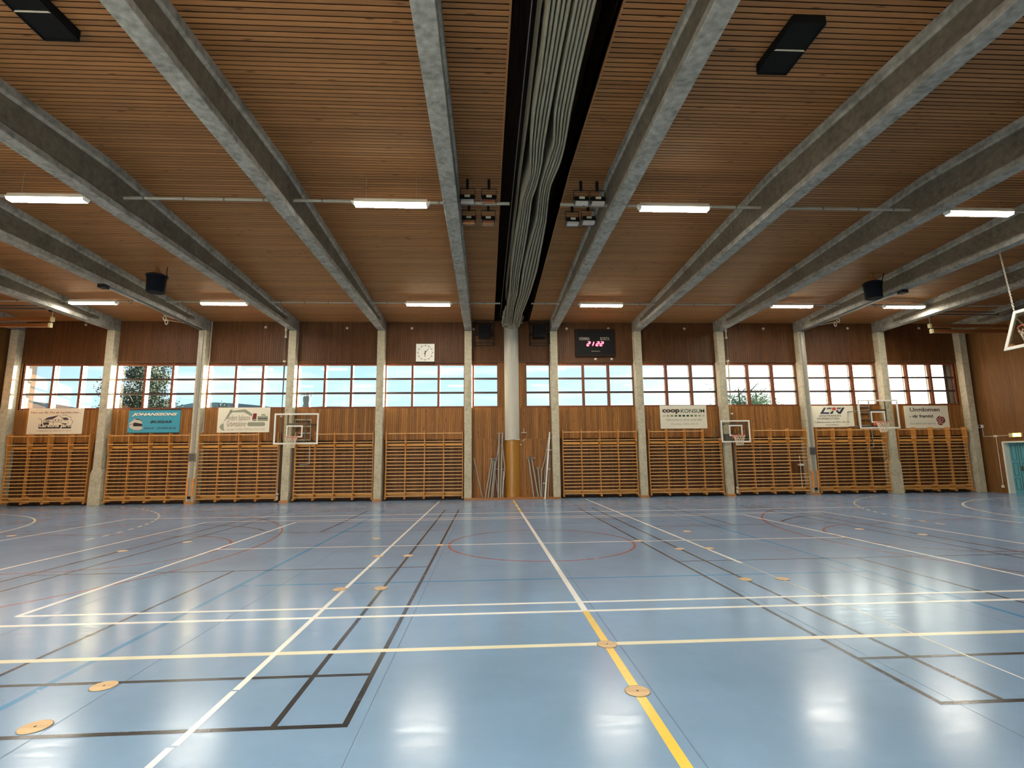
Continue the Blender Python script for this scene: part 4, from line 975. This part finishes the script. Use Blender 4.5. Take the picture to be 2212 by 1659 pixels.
# ------------------------------------------------------------------ posts leaning at the middle of the wall
def leaning(name, lab, cat, top, bot, y0, y1, rad, extras=(), mat='pole', grp='posts leaning in the middle bay'):
    r = thing(name, lab, cat, (bot[0], y0, bot[1]), grp)
    m_ = MB(); m_.tube([(bot[0], y0, bot[1]), (top[0], y1, top[1])], rad, 10); part('shaft', m_, mat, r, True)
    for nm, pts, rr, mt in extras:
        m_ = MB(); m_.tube(pts, rr, 6); part(nm, m_, mt, r, True)
    return r
zb = .078
leaning('thin_stick', 'thin grey stick leaning against the column left of the curtain post', 'stick', (-1.56, 1.66), (-1.21, zb), .05, .27, .017)
leaning('net_post', 'slanted grey post, leftmost of the short cluster left of the curtain post', 'post', (-.82, 1.60), (-1.10, zb), .03, .25, .028, [('cross_hook', [(-.90, .22, 1.62), (-.60, .22, 1.62)], .012, 'steel')])
leaning('net_post', 'slanted grey post, second of the short cluster left of the curtain post', 'post', (-.76, 1.58), (-.98, zb), .06, .26, .028, [('top_knob', [(-.77, .23, 1.55), (-.76, .24, 1.66)], .04, 'steel_dark')])
leaning('net_post', 'slanted grey post, third of the short cluster left of the curtain post', 'post', (-.70, 1.53), (-.85, zb), .03, .25, .028, [('top_knob', [(-.71, .24, 1.55), (-.70, .25, 1.64)], .04, 'steel_dark')])
leaning('net_post', 'slanted thin grey post, rightmost of the short cluster left of the curtain post', 'post', (-.65, 1.60), (-.79, zb), .07, .26, .024)
leaning('goal_post', 'tall upright grey post with a bent brace, left one beside the curtain post', 'post', (-.52, 2.67), (-.58, zb), .0, .22, .032,
        [('brace', [(-.55, .12, 2.12), (-.71, .06, 1.2), (-.60, .03, .23)], .013, 'steel'), ('spacer', [(-.70, .06, 1.2), (-.55, .1, 1.2)], .012, 'steel'), ('spacer', [(-.64, .04, .55), (-.58, .03, .55)], .012, 'steel'), ('top_hook', [(-.60, .2, 2.64), (-.40, .2, 2.66)], .012, 'steel')])
leaning('goal_post', 'tall upright grey post with a bent brace, right one beside the curtain post', 'post', (-.38, 2.67), (-.49, zb), .0, .22, .032,
        [('brace', [(-.39, .12, 2.12), (-.30, .04, 1.2), (-.42, .0, .21)], .013, 'steel'), ('spacer', [(-.46, .06, 1.2), (-.30, .04, 1.2)], .012, 'steel'), ('clamp', [(-.46, .1, 2.14), (-.37, .1, 2.14)], .02, 'steel')])
leaning('net_post', 'short grey post standing close to the left side of the curtain post', 'post', (-.36, 1.12), (-.40, zb), .02, .07, .026)
leaning('net_post', 'slanted grey post right of the curtain post, left one of the pair', 'post', (.68, 1.60), (.85, zb), .03, .26, .03, [('cross_hook', [(.59, .23, 1.63), (.96, .23, 1.63)], .012, 'steel'), ('top_knob', [(.68, .23, 1.57), (.67, .24, 1.68)], .045, 'steel_dark')])
leaning('net_post', 'slanted grey post right of the curtain post, right one of the pair', 'post', (.81, 1.60), (1.03, zb), .03, .26, .03, [('top_knob', [(.81, .23, 1.57), (.80, .24, 1.68)], .045, 'steel_dark')])
leaning('net_post', 'short grey post with a hooked top, right of the slanted pair', 'post', (1.06, 1.20), (1.13, zb), .08, .26, .03, [('top_knob', [(1.00, .24, 1.22), (1.12, .24, 1.24)], .028, 'steel')])
leaning('net_post', 'short upright grey post left of the tall white pole', 'post', (1.20, 1.20), (1.16, zb), .04, .2, .026)
leaning('goal_post', 'tall white pole with cross brackets leaning right of the curtain post', 'post', (1.57, 2.68), (1.28, .004), -.10, .20, .034,
        [('cross_bracket', [(1.50, .16, 2.43), (1.615, .16, 2.43)], .018, 'white'), ('cross_bracket', [(1.42, .12, 1.95), (1.60, .12, 1.95)], .018, 'white'), ('cross_bracket', [(1.38, .02, 1.18), (1.54, .02, 1.18)], .018, 'white'), ('spacer', [(1.22, -.02, .62), (1.34, -.02, .62)], .014, 'white'),
         ('brace', [(1.52, .17, 2.5), (1.36, .1, 1.7), (1.20, .05, 1.15)], .012, 'steel')], 'white')
leaning('goal_post', 'thin grey pole slanting behind the tall white pole', 'post', (1.54, 2.55), (1.20, zb), .10, .26, .018)
leaning('goal_post', 'grey pole leaning beside the column right of the tall white pole', 'post', (1.57, 1.75), (1.42, zb), .08, .26, .026)
m_ = MB(); m_.box(.40, .62, .24, .298, 2.655, 2.685); m_.tube([(.5, .28, 2.67), (.5, .28, 2.85)], .012, 6); m_.tube([(.44, .26, 2.32), (.56, .25, 2.42)], .015, 6); solo('wall_hook', m_, 'pipe', 'small hook rail on the planks right of the curtain post', 'hook', (.5, .28, 2.66))
m_ = MB(); m_.box(.335, .40, .24, .298, 2.16, 2.20); solo('wall_socket', m_, 'cable', 'small white fitting beside the top of the ochre cover', 'fitting', (.37, .29, 2.16))
m_ = MB(); m_.tube([(12.23, .40, 1.6), (12.23, .40, .3)], .014, 6); m_.box(12.16, 12.34, .30, .458, 1.19, 1.27); solo('wall_socket', m_, 'white', 'white socket with cable on the bare panel behind the missing rungs', 'socket', (12.23, .4, .3))

# ------------------------------------------------------------------ floor socket covers
SOCK = [(-3.9, -17.06, 'wooden floor socket cover nearest the lower left corner'), (-3.9, -16.48, 'wooden floor socket cover on the near black cross line, lower left'),
 (0.0, -16.86, 'wooden floor socket cover on the yellow halfway line, nearest the camera'), (0.0, -15.95, 'wooden floor socket cover where the yellow line meets the cream line'),
 (-2.94, -13.77, 'wooden floor socket cover left of the white line, near left pair'), (-2.42, -13.77, 'wooden floor socket cover on the left black line, near left pair'),
 (-2.91, -11.56, 'wooden floor socket cover left of the white line, far left pair'), (-2.40, -11.56, 'wooden floor socket cover on the left black line, far left pair'),
 (-1.95, -10.55, 'wooden floor socket cover left of the red circle on the black line'), (1.93, -10.5, 'wooden floor socket cover right of the red circle on the black line'),
 (-3.36, -9.58, 'small floor socket cover beyond the left end of the red circle'), (2.39, -11.44, 'wooden floor socket cover on the right black line, far right pair'), (2.92, -11.45, 'wooden floor socket cover on the right white line, far right pair'),
 (2.40, -13.75, 'wooden floor socket cover on the right black line, near right pair'), (2.90, -13.77, 'wooden floor socket cover on the right thin line, near right pair'), (3.35, -9.38, 'small floor socket cover beyond the right end of the red circle'),
 (-7.2, -9.57, 'small floor socket cover inside the left red free throw circle'), (-7.83, -10.52, 'floor socket cover on the left black line at the free throw circle'), (-11.9, -8.15, 'faint floor socket cover at far left of the court'), (7.86, -10.4, 'floor socket cover on the right black line at the free throw circle'), (7.2, -9.5, 'small floor socket cover inside the right red free throw circle')]
def sock_meshes():
    d_ = MB(); R = .086
    d_.loft([[(R * q * math.cos(a), R * q * math.sin(a), z) for a in [2 * PI * i / 32 for i in range(32)]] for q, z in ((1.0, .0015), (1.0, .0045), (.97, .0055))])
    g_ = MB(); g_.loft([[(R * 1.05 * math.cos(a), R * 1.05 * math.sin(a), z) for a in [2 * PI * i / 32 for i in range(32)]] for z in (.001, .0035)])
    h_ = MB(); h_.loft([[(.009 * math.cos(a), .009 * math.sin(a), z) for a in [2 * PI * i / 12 for i in range(12)]] for z in (.005, .0060)])
    return d_.mesh('cover', 'sock_wood'), g_.mesh('ring', 'steel_dark'), h_.mesh('finger_hole', 'ink')
SM = sock_meshes()
for x, y, lab in SOCK:
    r = thing('floor_socket', lab, 'floor socket', (x, y, 0.0), 'floor socket covers')
    for nm, me in zip(('cover', 'ring', 'finger_hole'), SM): link(nm, me, r)

# ------------------------------------------------------------------ teal door, exit sign and wiring on the right wall
r = struct('door_1', MB().box(20.40, 20.45, -2.57, -.77, 0.0, 2.04), 'teal')
m_ = MB(); m_.box(20.17, 20.46, -.77, -.70, 0, 2.09); m_.box(20.17, 20.46, -2.64, -2.57, 0, 2.09); m_.box(20.17, 20.46, -2.57, -.77, 2.04, 2.10); part('door_frame', m_, 'white', r)
m_ = MB()
for y0, y1 in ((-1.02, -.84), (-1.98, -1.20)):
    for z0, z1 in ((.16, .62), (.72, 1.24), (1.34, 1.95)):
        m_.box(20.392, 20.402, y0, y1, z0, z0 + .014); m_.box(20.392, 20.402, y0, y1, z1 - .014, z1); m_.box(20.392, 20.402, y0, y0 + .014, z0, z1); m_.box(20.392, 20.402, y1 - .014, y1, z0, z1)
m_.box(20.392, 20.402, -1.115, -1.10, 0, 2.04); part('panel_groove', m_, 'teal_dark', r)
m_ = MB(); m_.box(20.38, 20.40, -1.19, -1.14, .92, 1.10); m_.tube([(20.36, -1.165, 1.05), (20.36, -1.28, 1.05)], .011, 8); m_.tube([(20.395, -1.165, 1.05), (20.36, -1.165, 1.05)], .011, 8); part('door_handle', m_, 'chrome', r)
r = thing('exit_sign', 'glowing yellow exit sign above the teal door', 'sign', (20.17, -1.35, 2.27))
m_ = MB(); m_.box(20.13, 20.195, -1.56, -1.08, 2.26, 2.42); part('case', m_, 'brass', r)
m_ = MB(); m_.box(20.120, 20.131, -1.55, -1.24, 2.265, 2.415); face = part('lit_face', m_, 'exit', r)
m_ = MB()
for i, (a, b) in enumerate(((0, .05), (.065, .11), (.125, .16), (.18, .22), (.24, .255))): m_.box(20.115, 20.121, -1.28 - b, -1.28 - a, 2.29 if i % 2 else 2.30, 2.39 if i != 2 else 2.36)
part('symbol', m_, 'exit_ink', face)
r = thing('wall_sensor', 'small white sensor on the right wall beside the corner column', 'sensor', (20.19, .04, 2.70))
m_ = MB(); m_.box(20.07, 20.195, -.04, .11, 2.70, 2.83); bevel(part('case', m_, 'white', r), .01, 1)
m_ = MB(); m_.box(20.055, 20.071, -.02, .05, 2.73, 2.81); part('lens', m_, 'black', r)
r = thing('wall_conduit', 'thin white conduit on the right wall running to the exit sign', 'conduit', (20.19, -.5, .24))
m_ = MB(); m_.tube([(20.185, .03, 2.70), (20.185, .02, 2.33), (20.185, -1.08, 2.34)], .011, 6); m_.tube([(20.185, -.50, 2.33), (20.185, -.50, .30)], .011, 6); part('tube', m_, 'white', r)
m_ = MB(); m_.box(20.15, 20.195, -.56, -.44, 2.29, 2.37); m_.box(20.15, 20.195, -.545, -.455, .22, .32); part('junction_box', m_, 'white', r)

# ------------------------------------------------------------------ what stands outside the windows
def tree(x, y, h, rad, nleaf, lab, leaf='leaf', lsize=.16, shape=1.0):
    r = thing('leafy_tree', lab, 'tree', (x, y, -.3)); rnd = random.Random(int(x * 10) + 3)
    m_ = MB(); m_.tube([(x, y, -.3), (x + .1, y, h * .45), (x - .05, y, h * .9)], .15, 8, rs=[.22, .15, .05])
    for i in range(9):
        a = i * 2.4; z = h * (.4 + .055 * i); m_.tube([(x, y, z), (x + rad * .6 * math.cos(a), y + rad * .6 * math.sin(a), z + rad * .45)], .05, 5, rs=[.06, .02])
    part('trunk', m_, 'bark', r)
    m_ = MB(); cl = [(rnd.gauss(0, .42) * rad, rnd.gauss(0, .42) * rad, h * (.62 + .2 * rnd.gauss(0, .8) * shape), rad * rnd.uniform(.22, .42)) for _ in range(34)]
    for i in range(nleaf):
        c_ = cl[i % len(cl)]; v = Vector((rnd.gauss(0, 1), rnd.gauss(0, 1), rnd.gauss(0, .9))); v = v * (c_[3] * .62)
        p = Vector((x + c_[0], y + c_[1], c_[2])) + v; s_ = lsize * rnd.uniform(.6, 1.3)
        a = Vector((rnd.gauss(0, 1), rnd.gauss(0, 1), rnd.gauss(0, 1))).normalized(); b_ = a.orthogonal().normalized()
        m_.face([p - a * s_, p + b_ * s_ * .5, p + a * s_, p - b_ * s_ * .5])
    part('foliage', m_, leaf, r)
tree(-29.4, 22.0, 11.5, 2.1, 20000, 'tall leafy tree seen through the windows above the blue sign', lsize=.085)
tree(-27.4, 30.0, 7.4, 1.6, 5000, 'smaller tree at the right edge of the windows above the blue sign', lsize=.09)
for x, y, h, rad, lab in ((18.9, 18.0, 7.6, 2.1, 'light bush top seen through the windows right of the small backboard, left'), (22.2, 22.5, 8.6, 2.4, 'light bush top seen through the windows right of the small backboard, middle'), (25.5, 27.5, 8.6, 2.4, 'light bush top seen through the windows right of the small backboard, right')):
    tree(x, y, h, rad, 9000, lab, 'leaf_light', .075, .8)
r = thing('lookout_tower', 'dark round tower with antennas seen through the windows right of the large left backboard', 'tower', (-27.6, 55, -.3))
m_ = MB(); x, y = -27.4, 55.0
m_.loft([[(x + q * math.cos(a), y + q * math.sin(a), z) for a in [2 * PI * i / 16 for i in range(16)]] for q, z in ((.55, -.3), (.5, 8.6), (.62, 9.2), (.45, 9.9), (.55, 10.3), (.55, 10.9))]); part('shaft', m_, 'steel_dark', r, True)
m_ = MB(); m_.tube([(x + .75 * math.cos(a), y + .75 * math.sin(a), 11.1) for a in [2 * PI * i / 16 for i in range(16)]], .05, 5, closed_path=True)
for i in range(8): a = 2 * PI * i / 8; m_.tube([(x + .75 * math.cos(a), y + .75 * math.sin(a), 10.9), (x + .75 * math.cos(a), y + .75 * math.sin(a), 11.5 + .3 * (i % 2))], .035, 5)
part('antenna', m_, 'steel_dark', r)
m_ = MB(); rnd = random.Random(4); rings = []
for i in range(61):
    az = math.radians(-62 + i * 124 / 60); D = 420; e_ = 5.45 + .5 * math.sin(i * .33 + 1.2) + .3 * math.sin(i * .9) + .12 * rnd.uniform(-1, 1)
    if az > -.35: e_ -= min(1.6, (az + .35) * 4)
    z = 1.6 + D * math.tan(math.radians(e_)); rings.append([(D * math.sin(az), D * math.cos(az), -5), (D * math.sin(az), D * math.cos(az), z), ((D + 80) * math.sin(az), (D + 80) * math.cos(az), z * .95), ((D + 80) * math.sin(az), (D + 80) * math.cos(az), -5)])
m_.loft(rings); tag(link('hill_ridge', m_.mesh('hill_ridge', 'hill')), 'distant wooded hill ridge seen low through the left windows', 'hill')
